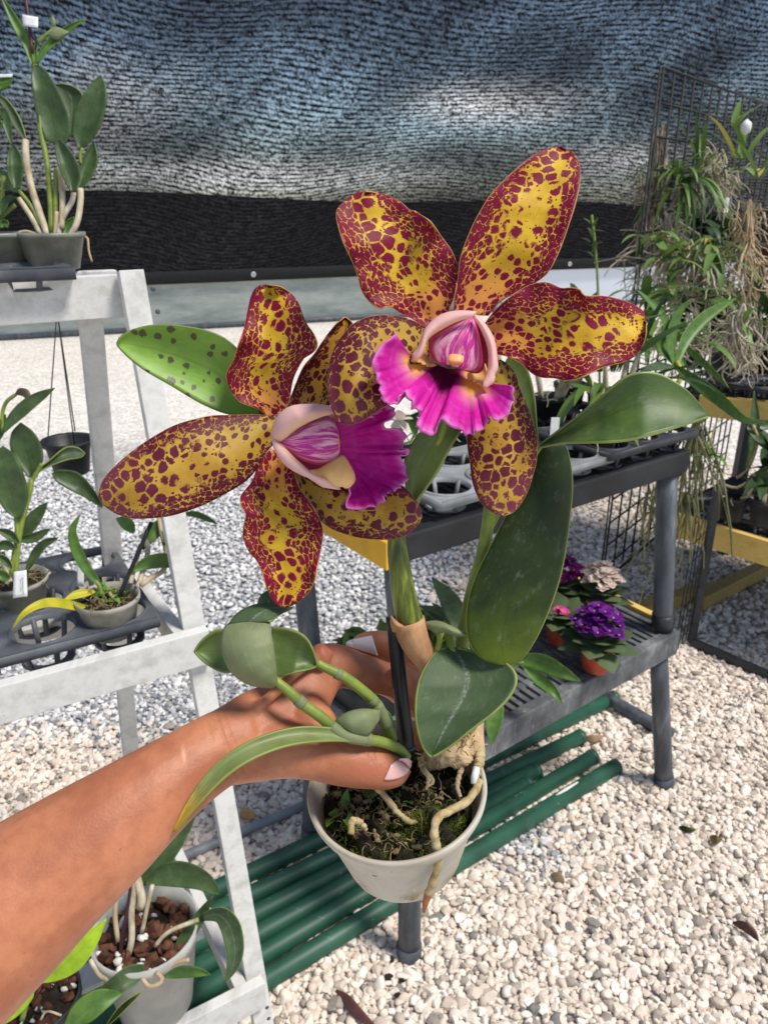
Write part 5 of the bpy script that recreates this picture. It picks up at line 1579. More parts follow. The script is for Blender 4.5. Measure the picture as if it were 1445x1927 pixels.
canes(tp, A, [([(275, 1345), (225, 1200), (180, 1060), (150, 900), (147, 795)], 6.5, 'cane'), ([(350, 1300), (356, 1150), (350, 1040), (338, 950)], 5.5, 'cane'), ([(385, 1362), (438, 1260), (458, 1140), (458, 1070)], 5.5, 'cane'),
              ([(232, 1330), (180, 1230), (110, 1125)], 5, 'cane'), ([(330, 1340), (360, 1230), (410, 1140), (420, 1090)], 5, 'cane'), ([(292, 1330), (288, 1150), (266, 900), (232, 740), (205, 370)], 5, 'stem'), ([(310, 1330), (316, 1150), (320, 960)], 4.5, 'stem'),
              ([(235, 1280), (180, 1170), (110, 1080)], 3.5, 'stem'), ([(460, 930), (455, 880), (470, 840)], 3, 'stem'), ([(300, 1370), (318, 1280), (322, 1200)], 4.5, 'root_brown')])
canes(tp, A, [([(240, 1340), (150, 1310), (80, 1330)], 2.6, 'root_brown'), ([(478, 1345), (498, 1350), (505, 1420), (522, 1482)], 2, 'root_brown'), ([(330, 1350), (350, 1380), (420, 1365)], 3, 'root')])
tube('bud_stalk', [P(*x) for x in A([(215, 240), (262, 200), (300, 175)])], .003, M['stem'], tp)
sheet('bud', A2([(270, 195), (310, 150), (395, 180)]), A2([(275, 205), (330, 225), (395, 184)]), 1.165, M['leaf_back'], tp, 8, 14, inflate=.007)
sheet('bud', A2([(290, 150), (288, 110), (295, 85)]), A2([(318, 150), (315, 110), (297, 85)]), 1.165, M['leaf_back'], tp, 8, 12, inflate=.004)
tube('stake', [P(*x) for x in A([(186, 300), (170, 150), (146, -20)])], .0026, plain('maroon_stake', lin(74, 30, 40), lin(54, 22, 30), .5, 50), tp)
q = sheet('plant_label', A2([(128, 82), (132, 145)]), A2([(218, 98), (218, 158)]), 1.155, M['label'], tp, 4, 4, thick=.0008)
c2 = np.array((*(P(-2, 470, 1.15)[:2]), 1.404))
tq = thing('potted_orchid_plant', c2, 'cut-off orchid at the frame edge, beside the tall one on the top shelf', 'potted plant')
simple_pot(c2, .0505, .053, M['pot_grey'], tq, M['moss_soil'])
for pts, w, m in (([(0, 1220), (40, 1130), (100, 1120)], 8, 'leaf_far'), ([(-10, 480), (20, 455), (75, 442)], 7, 'leaf_far2'), ([(-60, 900), (-20, 700), (20, 640), (70, 830)], 12, 'leaf_far'), ([(10, 1290), (30, 1260), (46, 1290)], 6, 'leaf_far2')):
    blade('leaf', A(pts, -.01), w, M[m], tq, cup=.004)
canes(tq, A, [([(-10, 1300), (10, 1150), (25, 1000)], 4, 'stem'), ([(-40, 1330), (60, 1345), (170, 1368)], 2.6, 'cane'), ([(-20, 1310), (0, 1240), (90, 1160)], 4, 'stem')])
q = sheet('plant_label', A2([(-20, 420), (-20, 440)]), A2([(75, 420), (70, 436)]), 1.14, M['label'], tq, 4, 4, thick=.0008)

# middle shelf
carry_tray('carry_tray', st(.075, fv(.87) + .0, .888), SU, SV, 5, 3, .108, .047, .05, M['tray'], 'dusty dark grey carry tray with round holes on the middle shelf of the white stand')
c = onz(202, 1122, .925); c[2] = .86
B = zb(0, 640, 3.0104, 1.215)
B2 = lambda p: zz(0, 640, 3.0104, p)
tp = thing('potted_orchid_plant', c, 'orchid with yellowing leaves and a black stake in a cloudy pot on the middle shelf', 'potted plant')
simple_pot(c, .0495, .066, M['pot_dirty'], tp, M['soil'], 0, .80)
b = MB()
for i in range(60):
    a, rr = rng.uniform(0, 6.28), .04 * math.sqrt(rng.uniform(0, 1))
    root_geo(b, c + (rr * math.cos(a), rr * math.sin(a), .058), rng.uniform(.01, .04), .6, .0012, rng.normal(0, 1, 3) * (1, 1, .25), 6, .2, 4)
b.build('moss_strands', M['debris'], tp)
b = MB()
for i in range(26):
    leaf_geo(b, c + (rng.normal(-.01, .012), rng.normal(.012, .010), .058), rng.normal(0, .7, 3) + (0, 0, .8), .018, .009, 1.2, n=5)
b.build('small_weed', M['fol_light'], tp)
for pts, w, m, dd in (([(585, 1400, 0), (510, 1320, -.01), (440, 1200, -.02), (412, 1080, -.03), (458, 985, -.03)], 11, 'leaf_far2', 0), ([(600, 1535), (480, 1520, -.02), (360, 1492, -.05), (250, 1490, -.08), (140, 1545, -.1), (68, 1642, -.1)], 9, 'leaf_yellow', 0),
                      ([(540, 1425), (440, 1440, -.02), (360, 1475, -.03)], 8, 'leaf_yellow', 0), ([(750, 1310, .02), (840, 1262, .03), (950, 1250, .04), (1030, 1290, .05), (1070, 1345, .05)], 14, 'leaf_far2', 0),
                      ([(805, 1185, .06), (850, 1110, .07), (910, 1050, .08), (985, 985, .09)], 14, 'leaf_far2', 0), ([(760, 1090, .06), (720, 1040, .06), (660, 1010, .06)], 12, 'leaf_far2', 0), ([(1030, 985, .08), (1120, 990, .09), (1235, 1042, .1)], 6, 'leaf_far', 0)):
    blade('leaf', B(pts, dd), w, M[m], tp, cup=.004, tilt=.004)
canes(tp, B, [([(575, 1450), (565, 1390), (500, 1310)], 4, 'stem'), ([(780, 1400, .02), (810, 1310, .04), (840, 1180, .06), (800, 1100, .06)], 5, 'cane'), ([(800, 1390, .02), (860, 1345, .03), (930, 1300, .05), (945, 1200, .07), (920, 1100, .07), (905, 1010, .08)], 5, 'root_brown'),
              ([(740, 1380, .02), (770, 1250, .04), (800, 1160, .06)], 5, 'cane'), ([(600, 1520), (650, 1480), (620, 1430)], 3, 'root'), ([(935, 1160, .07), (930, 1080, .07)], 5.5, 'bulb')])
tube('stake', [P(*x) for x in B([(645, 1525, 0), (860, 1030, .02)])], .0034, M['stake'], tp)
sheet('plant_label', B2([(438, 1255), (440, 1395)]), B2([(478, 1260), (476, 1395)]), 1.235, M['label'], tp, 4, 4, thick=.0008)

c = onz(28, 1088, .925); c[2] = .86
B = zb(0, 640, 3.0104, 1.16)
tp = thing('potted_orchid_plant', c, 'orchid with dark broad leaves and a white name tag on the middle shelf', 'potted plant')
simple_pot(c, .0515, .066, M['pot_dirty'], tp, M['moss_soil'], 0, .86)
b = MB()
for i in range(80):
    a, rr = rng.uniform(0, 6.28), .042 * math.sqrt(rng.uniform(0, 1))
    root_geo(b, c + (rr * math.cos(a), rr * math.sin(a), .060), rng.uniform(.01, .04), .6, .0011, rng.normal(0, 1, 3) * (1, 1, .5), 6, .2, 4)
b.build('moss_strands', M['debris'], tp)
for L, Rr, m, d in (([(90, 1010), (20, 950), (-60, 800), (-50, 660), (20, 600)], [(118, 1005), (160, 900), (146, 790), (85, 655), (20, 600)], 'leaf_far', [1.15, 1.14, 1.13, 1.14]),
                    ([(168, 780), (88, 680), (58, 600), (70, 520), (120, 468)], [(186, 772), (243, 690), (236, 600), (190, 520), (120, 468)], 'leaf_far', [1.17, 1.165, 1.16]),
                    ([(190, 752), (270, 690), (370, 610), (440, 608), (484, 640)], [(200, 760), (290, 712), (380, 680), (460, 665), (484, 642)], 'leaf_grey', [1.17, 1.18, 1.2]),
                    ([(585, 938), (520, 830), (440, 750), (340, 735), (298, 756)], [(580, 950), (480, 890), (400, 850), (320, 800), (298, 758)], 'leaf_far', [1.28, 1.25, 1.24])):
    sheet('leaf', B2(L), B2(Rr), d, M[m], tp, 10, 24, cup=.007, thick=.0016)
for pts, w, m, dd in (([(20, 520), (80, 440), (180, 350), (312, 272)], 13, 'leaf_far', -.01), ([(110, 1145), (160, 1060), (220, 980), (272, 918)], 14, 'leaf_far', .01), ([(150, 1310), (210, 1200), (260, 1150), (335, 1118)], 9, 'leaf_far', .01), ([(90, 1130), (190, 1120), (288, 1068)], 9, 'leaf_far', 0),
                      ([(110, 1150), (50, 1100), (-20, 1075)], 9, 'leaf_far', -.01), ([(30, 420), (0, 520), (-30, 600)], 9, 'leaf_far2', 0), ([(90, 1180), (30, 1160), (-30, 1190)], 9, 'leaf_far', -.01), ([(60, 1350), (10, 1330), (-20, 1300)], 10, 'leaf_far2', -.02), ([(70, 1290), (20, 1240), (-20, 1220)], 8, 'leaf_grey', -.02)):
    blade('leaf', B(pts, dd), w, M[m], tp, cup=.005)
canes(tp, B, [([(182, 785), (165, 880), (125, 1040), (100, 1200), (90, 1330)], 5, 'stem'), ([(100, 1000), (105, 1120), (90, 1200), (70, 1330)], 6, 'stem'), ([(240, 700), (205, 760), (180, 800)], 4, 'stem'), ([(20, 520), (15, 420), (40, 350), (90, 310)], 3.5, 'stem'),
              ([(60, 1370), (30, 1280), (10, 1200)], 6, 'cane'), ([(40, 1380), (60, 1300), (20, 1240)], 4, 'cane')])
sheet('bud', B2([(88, 300), (110, 272), (160, 280), (185, 330)]), B2([(90, 312), (130, 318), (160, 345), (185, 334)]), 1.155, plain('brown_bud', lin(84, 74, 56), lin(64, 54, 44), .5, 60), tp, 8, 12, inflate=.004)
lb = sheet('plant_label', B2([(82, 1312), (78, 1400), (76, 1462)]), B2([(152, 1302), (156, 1400), (158, 1452)]), 1.118, M['label'], tp, 4, 6, thick=.001)
b = MB()
for x0, y0, y1 in ((128, 1345, 1420), (116, 1352, 1425), (132, 1425, 1440)):
    y = y0
    while y < y1:
        q = [P(*v_, 1.1168) for v_ in B2([(x0, y), (x0 + rng.uniform(3, 7), y + 1), (x0 + rng.uniform(0, 5), y + 4), (x0 - 1, y + 4)])]
        b.add(q, [(0, 1, 2, 3)])
        y += rng.uniform(6, 10)
b.build('handwriting', M['ink'], lb, False)

# lower shelf: a clear pot of bark and a black pot with lime leaves
c = onz(272, 1742, .40); c[2] = .225
G = zb(0, 1500, 2.5804, 1.24)
G2 = lambda p: zz(0, 1500, 2.5804, p)
tp = thing('potted_orchid_plant', c, 'orchid in bark and perlite in a large clear plastic pot on the lowest shelf', 'potted plant')
simple_pot(c, .086, .175, M['pot_clear'], tp, M['soil'], 110, .80)
for pts, w, m, dd in (([(680, 430, .02), (750, 330, .02), (860, 180, .03), (955, 72, .03)], 24, 'leaf_far', 0), ([(830, 805), (900, 690, .01), (980, 570, .02), (1035, 478, .02)], 13, 'leaf_far', 0), ([(975, 590, .02), (1060, 570, .0), (1115, 620, -.02), (1140, 730, -.03), (1130, 820, -.03), (1090, 905, -.03)], 20, 'leaf_grey', 0),
                      ([(800, 872, -.05), (880, 850, -.06), (960, 850, -.07), (1024, 862, -.07)], 12, 'leaf_far2', 0), ([(320, 1130, -.1), (400, 1050, -.1), (490, 985, -.09), (595, 955, -.07)], 24, 'leaf_far2', 0), ([(520, 1110, -.08), (600, 1020, -.08), (690, 945, -.06)], 6, 'leaf_dark', 0)):
    blade('leaf', G(pts, dd), w, M[m], tp, cup=.006)
sheet('leaf', G2([(700, 415), (770, 335), (850, 310), (940, 325), (1020, 375), (1062, 440), (1062, 472)]), G2([(705, 425), (790, 432), (880, 440), (960, 450), (1020, 470), (1062, 474)]), [1.25, 1.24, 1.23], M['leaf_far'], tp, 12, 26, cup=.008)
sheet('leaf', G2([(700, 810), (620, 820), (540, 880), (485, 930), (468, 955)]), G2([(705, 850), (660, 910), (580, 955), (510, 972), (468, 960)]), [1.19, 1.17, 1.16], M['leaf_far'], tp, 12, 24, cup=.006)
canes(tp, G, [([(575, 700), (560, 560), (580, 410)], 4.5, 'root_brown'), ([(600, 830), (640, 700), (640, 560), (655, 450), (660, 375)], 6, 'cane'), ([(690, 660), (715, 540), (742, 425)], 4, 'cane'), ([(755, 725), (800, 670), (860, 635), (965, 595)], 4, 'cane'), ([(680, 540), (690, 490), (660, 375)], 8, 'cane'),
              ([(620, 760), (610, 840), (590, 900)], 6, 'cane'), ([(690, 880, -.05), (730, 920, -.06), (790, 890, -.06), (760, 850, -.05)], 4, 'root_brown'), ([(820, 830, -.03), (870, 800, -.03), (920, 790, -.03)], 3.5, 'root_brown'), ([(440, 790, -.06), (480, 860, -.07), (520, 890, -.06)], 4, 'cane'), ([(650, 380), (670, 300), (690, 250)], 4, 'stem')])
tube('flower_spike', [P(*x) for x in G([(575, 840), (600, 650), (640, 420), (700, -240, .02)])], .0035, plain('purple_spike', lin(66, 34, 46), lin(50, 28, 36), .5, 50), tp)
tube('plant_tie', [P(*x) for x in G([(705, 275, -.01), (722, 262, -.015), (732, 285, -.01)])], .002, plain('teal_tie', lin(30, 150, 122), lin(24, 120, 100), .5, 60), tp)
c = onz(66, 1872, .37); c[2] = .225
tp = thing('potted_orchid_plant', c, 'orchid with bright lime leaves in a black pot at the lower left corner', 'potted plant')
simple_pot(c, .066, .145, M['black_pot'], tp, M['soil'], 90, .84)
sheet('leaf', G2([(152, 905), (215, 845), (300, 740), (410, 665), (515, 590)]), G2([(158, 906), (280, 892), (390, 835), (470, 720), (518, 594)]), [1.09, 1.08, 1.08, 1.1], M['leaf_lime'], tp, 12, 24, cup=.006)
sheet('leaf', G2([(-60, 1080), (50, 985), (155, 905)]), G2([(-20, 1130), (90, 1060), (163, 970), (156, 906)]), [1.07, 1.08, 1.09], M['leaf_lime'], tp, 10, 20, cup=.004)
blade('leaf', G([(330, 700, 0), (360, 660, 0), (390, 630, .01)], -.06), 9, M['leaf_far'], tp)
canes(tp, G, [([(150, 915), (130, 1000), (110, 1080)], 5, 'stem'), ([(200, 1080), (230, 1040), (300, 1060)], 2, 'cane')], -.12)

# black pot hung from the stand
c = P(127, 828, 1.40)
hp = thing('hanging_pot', (c[0], c[1], c[2] - .062), 'empty black pot hung by thin wires under the top of the white stand', 'hanging pot')
b = MB()
r = .0455
b.add(*lathe_geo([(0, -.062), (.030, -.062), (.031, -.060), (.039, -.008), (.0455, -.007), (.047, 0), (.0455, .002), (.041, -.002), (.030, -.056), (0, -.057)], c, (0, 0, 1), 40))
b.build('pot', M['black_pot'], hp)
top = P(108, 585, 1.40)
for x, y, dd in ((91, 822, .0), (142, 812, -.02), (141, 838, .03)):
    tube('hanger_wire', [P(x, y, 1.40 + dd), top], .0011, M['wire'], hp, 6, 3)
tube('hook', [top, top + (0, .0, .03), top + (-.01, 0, .05)], .0016, M['wire'], hp, 6)

# ------------------------------------------------------------------ on the bench top
ea = (FRt - FLt) / np.linalg.norm(FRt - FLt)
grey_tr = carry_tray('carry_tray', bt(.13, .02, .038), ea, BD, 4, 2, .118, .048, .036, M['tray_grey'], 'pale grey carry tray with open round cups on the bench top')
black_tr = carry_tray('carry_tray', bt(.655, .0, .046), ea, BD, 3, 4, .104, .044, .044, M['tray_black'], 'black carry tray of potted orchids at the end of the bench top')

def strap_plant(b, c, n, ln, wd, up=1.0, droop=1.3, spread=1.0, mi=0):
    for i in range(n):
        a = rng.uniform(0, 6.28)
        d = np.array((math.cos(a) * spread, math.sin(a) * spread, up * rng.uniform(.5, 1.5)))
        leaf_geo(b, c, d, ln * rng.uniform(.6, 1.1), wd * rng.uniform(.7, 1.15), droop * rng.uniform(.5, 1.4), n=9, mi=mi)

def bench_orchid(pos, r, h, label, leaf=M['fol'], n=10, ln=.22, wd=.026, ncane=5, up=1.2, droop=1.2, group='potted orchids on the bench top', pm=M['black_pot']):
    t = thing('potted_orchid_plant', pos, label, 'potted plant', group)
    simple_pot(pos, r, h, pm, t, M['soil'])
    f, cn = MB(), MB()
    for i in range(ncane):
        a = rng.uniform(0, 6.28)
        p0 = np.asarray(pos) + (math.cos(a) * r * .5, math.sin(a) * r * .5, h * .8)
        p1 = p0 + (math.cos(a) * .03, math.sin(a) * .03, rng.uniform(.06, .14))
        cn.add(*tube_geo([p0, (p0 + p1) / 2 + rng.normal(0, .004, 3), p1], [.006, .007, .005], 8, 7))
        for k in range(max(1, n // ncane)):
            d = np.array((math.cos(a), math.sin(a), up * rng.uniform(.4, 1.4))) + rng.normal(0, .45, 3)
            leaf_geo(f, p1 - (0, 0, .01), d, ln * rng.uniform(.6, 1.1), wd * rng.uniform(.8, 1.2), droop * rng.uniform(.4, 1.3), n=9)
    for i in range(4):
        a = rng.uniform(0, 6.28)
        root_geo(cn, np.asarray(pos) + (math.cos(a) * r * .8, math.sin(a) * r * .8, h), rng.uniform(.05, .1), .4, .002, (math.cos(a), math.sin(a), .3), 8, 1.6)
    f.build('leaves', leaf, t)
    cn.build('canes', M['cane'], t)
    return t
bench_orchid(bt(.715, .17, .01), .040, .085, 'orchid in a black pot in the front left cup of the black bench tray', M['fol'], 6, .16, .022, 3)
bench_orchid(bt(.60, .78, .01), .045, .10, 'orchid with tan canes in a big black pot on the bench behind the upper flower', M['fol'], 12, .24, .026, 5)
bench_orchid(bt(.94, .40, .01), .040, .085, 'bushy strap-leaved orchid at the far end of the bench tray', M['fol_dark'], 12, .20, .028, 4)
bench_orchid(bt(.80, .66, .01), .042, .09, 'tallest strap-leaved orchid in the middle of the bench tray', M['fol'], 14, .26, .028, 5)
bench_orchid(bt(.97, .82, .01), .042, .09, 'dark orchid in the back corner of the bench tray', M['fol_dark'], 12, .24, .03, 4)
bench_orchid(bt(.36, .60, .02), .036, .07, 'small orchid with trailing pale roots in the pale grey bench tray', M['fol'], 5, .10, .02, 2)
tl = P(1043, 806, 1.53)
tag(beam('plant_label', tl - (0, 0, .04), tl + (0, 0, .022), .017, .002, M['label'], None, (0, 1, .0), .0008, tl), 'blank white plastic plant tag standing in the black pot beside the green leaf', 'plant tag')
# orchid with long upright green straps at the end of the bench
pe = bt(1.0, .62, .01)
t = thing('potted_orchid_plant', pe, 'orchid with long fresh green straps and a yellow stem at the end of the bench', 'potted plant')
simple_pot(pe, .040, .085, M['black_pot'], t)
d0 = 1.98
for pts, w, m in (([(1272, 690, d0), (1290, 640, d0 + .02), (1325, 598, d0 + .05), (1385, 560, d0 + .1)], 12, 'leaf_far2'), ([(1270, 692, d0), (1262, 640, d0), (1276, 590, d0), (1300, 562, d0)], 10, 'leaf_far2'), ([(1272, 690, d0), (1240, 650, d0), (1255, 610, d0), (1215, 560, d0), (1196, 545, d0)], 8, 'leaf_far2'),
                  ([(1270, 690, d0), (1300, 712, d0 - .05), (1350, 750, d0 - .1), (1400, 790, d0 - .12), (1440, 795, d0 - .12)], 13, 'leaf_far2'), ([(1268, 690, d0), (1230, 690, d0 - .05), (1200, 702, d0 - .08)], 8, 'leaf_far'), ([(1276, 640, d0 + .1), (1330, 690, d0 + .1), (1372, 732, d0 + .1)], 7, 'leaf_far2')):
    blade('leaf', pts, w, M[m], t, cup=.006, tilt=.006)
tube('stem', [pe + (0, 0, .07), P(1277, 720, d0), P(1272, 680, d0)], [.006, .007, .006], M['leaf_yellow'], t)
# white flowered plant seen between the blooms
pw = bt(.20, .78, .0)
t = thing('potted_flower', pw, 'small white-flowered plant with pale green leaves, seen between the two orchid blooms', 'potted plant')
simple_pot(pw, .04, .07, M['black_pot'], t)
b = MB()
dq = dep(pw) - .02
for k in range(7):
    a = rng.uniform(0, 6.28)
    leaf_geo(b, P(772, 782, dq), (math.cos(a), -.4 + .3 * rng.normal(), math.sin(a)), .05, .024, .6, n=7)
b.build('leaves', M['fol_light'], t)
tube('stem', [pw + (0, 0, .05), P(775, 830, dq), P(772, 782, dq)], .003, M['stem'], t)
b = MB()
for k in range(5):
    a = k * 1.2566 + .4
    leaf_geo(b, P(752, 792, dq - .03), (math.cos(a), -.5, math.sin(a)), .032, .026, .3, n=6)
b.build('blossom', M['white_far'], t)

# ------------------------------------------------------------------ on the lower shelf
def violet(pos, r, h, petal, label, leafm, spread, nfl, dome, fr=.015, dz=.05):
    t = thing('african_violet', pos, label, 'potted flower', 'african violets on the lower shelf')
    simple_pot(pos, r, h, M['terracotta'], t)
    b = MB()
    for i in range(20):
        a = i * 2.4
        k = i / 20
        leaf_geo(b, np.asarray(pos) + (0, 0, h * .9 + .02 * k), (math.cos(a), math.sin(a), .15 + .7 * k), spread * (1.05 - .35 * k), .055 * spread / .1, .9 - .5 * k, n=8, fold=-.18, prof=(.08, .10, .5, .9, 1, .85, .5, .05))
    b.build('leaves', leafm, t)
    f, s = MB(), MB()
    for i in range(nfl):
        a, k = i * 2.4, math.sqrt((i + .5) / nfl)
        nrm = np.array((math.cos(a) * k * .9, math.sin(a) * k * .9, 1.0 - .4 * k))
        c_ = np.asarray(pos) + (math.cos(a) * dome * k, math.sin(a) * dome * k, h + dz + dome * .75 * (1 - k * k)) + rng.normal(0, .004, 3)
        for q in range(5):
            aa = q * 1.2566 + a
            u = np.array((math.cos(aa), math.sin(aa), .15))
            u = u + nrm * .25 - nrm * np.dot(u, nrm) * .6
            leaf_geo(f, c_, u, fr, fr * 1.15, rng.uniform(-.2, .5), n=5, fold=.2, prof=(.5, .95, 1, .8, .15))
        v_, f_ = icosphere(1)
        s.add(c_ + nrm * .003 + v_ * .0022, f_)
    bl = f.build('blossoms', petal, t)
    s.build('stamens', M['stamen'], bl)['kind'] = 'stuff'
    return t
violet(onz(1119, 1258, .5), .041, .066, M['violet'], 'deep purple african violet in a small terracotta pot, nearest on the lower shelf', M['fol_violet'], .10, 34, .050, .017)
violet(onz(1122, 1165, .5), .041, .066, M['white_far'], 'white flowered african violet behind the deep purple one', M['fol_violet'], .09, 30, .048, .016)
violet(onz(1050, 1152, .5), .041, .066, M['magenta_far'], 'magenta african violet half hidden behind the big dark leaf', M['fol_violet'], .09, 30, .045, .016)
violet(onz(1052, 1206, .5), .041, .060, M['pink_far'], 'low african violet with a few pink blooms beside the big dark leaf', M['fol_violet'], .09, 6, .03, .014, .01)

pq = onz(905, 1335, .5)
t = thing('potted_fern', pq, 'leafy pot plant with pale green pointed lobes hanging over the lower shelf edge', 'potted plant')
simple_pot(pq, .045, .07, M['black_pot'], t)
dd = dep(pq)
for pts, w, m in (([(960, 1240, dd - .03), (1010, 1245, dd - .06), (1050, 1262, dd - .1), (1092, 1282, dd - .12)], 17, 'leaf_far2'), ([(985, 1255, dd - .05), (1010, 1275, dd - .07), (1040, 1300, dd - .1), (1058, 1326, dd - .1)], 12, 'leaf_far2'), ([(935, 1300, dd - .08), (930, 1350, dd - .1), (924, 1402, dd - .1)], 17, 'leaf_far2'),
                  ([(890, 1240, dd), (870, 1180, dd + .02), (845, 1130, dd + .03), (812, 1086, dd + .03)], 22, 'leaf_far'), ([(860, 1200, dd + .03), (830, 1160, dd + .05), (790, 1140, dd + .06)], 14, 'leaf_grey'), ([(890, 1230, dd), (850, 1190, dd - .02), (815, 1175, dd - .03)], 12, 'leaf_grey')):
    blade('leaf', pts, w, M[m], t, cup=.006)
tube('stem', [pq + (0, 0, .05), P(940, 1270, dd - .02), P(985, 1245, dd - .04)], .003, M['stem'], t)
tube('stem', [pq + (0, 0, .05), P(895, 1260, dd), P(875, 1200, dd)], .003, M['stem'], t)
pk = bs(.12, .62, .0)
t = thing('seedling_tray', pk, 'black tray of low green seedlings on the lower shelf behind the hand', 'seedling tray')
b = MB()
for s_ in (0,):
    b.add(*box_geo(bs(.02, .62, .022), bs(.44, .62, .022), .20, .044))
b.build('tray_body', M['black_pot'], t, False)
b = MB()
for i in range(70):
    q = bs(rng.uniform(.03, .42), rng.uniform(.42, .84), .045)
    for k in range(4):
        a = rng.uniform(0, 6.28)
        leaf_geo(b, q + (0, 0, rng.uniform(0, .03)), (math.cos(a), math.sin(a), rng.uniform(.2, 1.2)), rng.uniform(.035, .075), rng.uniform(.016, .03), rng.uniform(.4, 1.2), n=7)
b.build('seedlings', M['fol'], t)

# ------------------------------------------------------------------ wire grid with hanging orchids, on the right
GA = np.array((.905, 2.85, 0))
GD = np.array((.62, .78, 0)); GD /= np.linalg.norm(GD)
gw = thing('wire_grid', GA, 'tall black wire grid panel with orchids hung on it, on the right', 'wire grid')
GH, GL = 1.90, 1.62
gb = MB()
for i in range(17):
    q = GA + GD * GL * i / 16
    gb.add(*tube_geo([q + (0, 0, .06), q + (0, 0, GH)], .0042, 6, 2))
z = .10
while z < GH + .01:
    gb.add(*tube_geo([GA + (0, 0, z), GA + GD * GL + (0, 0, z)], .0042, 6, 2))
    z += .1
gb.build('mesh_wires', M['wire'], gw)
gf = MB()
for q in (GA - GD * .03, GA, GA + GD * GL):
    gf.add(*tube_geo([q, q + (0, 0, GH)], .0036, 8, 2))
gf.add(*tube_geo([GA + (0, 0, GH), GA + GD * GL + (0, 0, GH)], .005, 8, 2))
gf.add(*tube_geo([GA + (0, 0, .03), GA + GD * GL + (0, 0, .03)], .006, 8, 2))
gf.build('grid_frame', M['wire'], gw)
# near black frame beside the bench leg
fa, fb, fc = onz(1300, 1208, .02), P(1336, 985, 2.66), onz(1470, 1283, .02)
t = thing('metal_frame', fa, 'black square-tube frame standing on the gravel just right of the bench leg', 'frame')
beam('upright', fa, (fa[0], fa[1], 0.62), .024, .024, M['black'], t, (0, 1, 0))
beam('foot', fa - (0, 0, .0) + (fc - fa) * .02, fc + (fc - fa) * .6, .028, .028, M['black'], t)
b = MB()
for k in range(7):
    q = fa + (0, 0, .08 + .075 * k)
    b.add(*tube_geo([q, q - GD * .20 + (0, 0, .0)], .002, 5, 2))
b.build('rungs', M['wire'], t)
b = MB()
for k in range(5):
    q = fa - GD * .04 * (k + 1)
    b.add(*tube_geo([q + (0, 0, .05), q + (0, 0, .55)], .002, 5, 2))
b.build('rods', M['wire'], t)

def hung(name, label, roots, leaves, cat='hanging plant', rm=M['root_pale'], lm=M['fol'], group='orchids hung on the wire grid', extra=None, wander=.28):
    """roots: (x, y, d, spread px, count, length); leaves: (x, y, d, count, length, width, up, droop)"""
    a = (roots or leaves)[0]
    t = thing(name, P(*a[:3]), label, cat, group)
    if leaves:
        b = MB()
        for x, y, d, n, ln, wd, up, dr in leaves:
            for i in range(int(n * 1.05)):
                an = rng.uniform(0, 6.28)
                dv = np.array((math.cos(an), math.sin(an), up + rng.normal(0, .35)))
                leaf_geo(b, P(x + rng.normal(0, 4), y + rng.normal(0, 4), d), dv, ln * rng.uniform(.6, 1.15), wd * rng.uniform(.75, 1.2), dr * rng.uniform(.6, 1.3), n=10)
        b.build('leaves', lm, t)
    if roots:
        b = MB()
        for x, y, d, sp, n, ln in roots:
            for i in range(int(n * 1.0)):
                root_geo(b, P(x + rng.normal(0, sp), y + rng.normal(0, sp * .8), d + rng.normal(0, .02)), ln * rng.uniform(.3, 1.1), wander, rng.uniform(.0016, .0046), (rng.normal(0, .3), rng.normal(0, .3), -1), 10, .7, 4)
        b.build('roots', rm, t)
    if extra:
        extra(t)
    return t
def slab(x0, y0, x1, y1, d, w, mat, nm='bark_mount'):
    def f(t):
        b = MB()
        p0, p1 = P(x0, y0, d), P(x1, y1, d)
        for i in range(44):
            o_ = rng.normal(0, w * .35, 3)
            pts = [p0 + o_ + rng.normal(0, .006, 3), (p0 + p1) / 2 + o_ * 1.1 + rng.normal(0, .006, 3), p1 + o_ * .8 + rng.normal(0, .02, 3)]
            b.add(*tube_geo(pts, [.002, .0034, .0012], 5, 7, cap=False))
        b.build(nm, mat, t)
    return f
DG = 2.75
hung('hanging_orchid', 'dry brown roots on a bark mount, leftmost at the top of the wire grid', [(1228, 330, DG, 9, 46, .14), (1222, 400, DG, 8, 26, .16), (1222, 360, DG, 14, 26, .07)], None, rm=M['fibre'], extra=slab(1244, 245, 1228, 420, DG, .026, M['fibre']))
hung('hanging_orchid', 'shaggy orchid with a fountain of dark arching leaves, high on the wire grid', [(1262, 420, DG, 13, 100, .34), (1275, 470, DG, 12, 46, .26), (1290, 350, DG, 12, 24, .12)], [(1285, 345, DG, 46, .26, .017, .35, 2.3), (1270, 330, DG, 20, .2, .015, .6, 2.0), (1318, 305, DG + .1, 6, .2, .016, 1.6, .6)], lm=M['fol'])
hung('hanging_orchid', 'orchid with tan matted roots and stiff green straps, at the right edge of the grid', [(1398, 440, DG, 8, 46, .34), (1400, 400, DG, 11, 28, .14), (1420, 400, DG, 12, 16, .1)], [(1398, 300, DG, 7, .2, .026, 1.3, .9), (1425, 330, DG, 7, .2, .026, .9, 1.0), (1385, 235, DG, 4, .12, .022, 1.2, .5)], rm=M['root_brown'], lm=M['fol_pale'], extra=slab(1410, 385, 1398, 480, DG, .022, M['root_brown'], 'fibre_block'))
hung('hanging_orchid', 'curtain of thin pale roots with few leaves, behind and above the tan roots', [(1345, 290, 2.95, 10, 40, .22), (1365, 330, 2.95, 12, 40, .2)], [(1360, 330, 2.95, 5, .12, .018, .3, 1.5)], lm=M['fol_dark'])
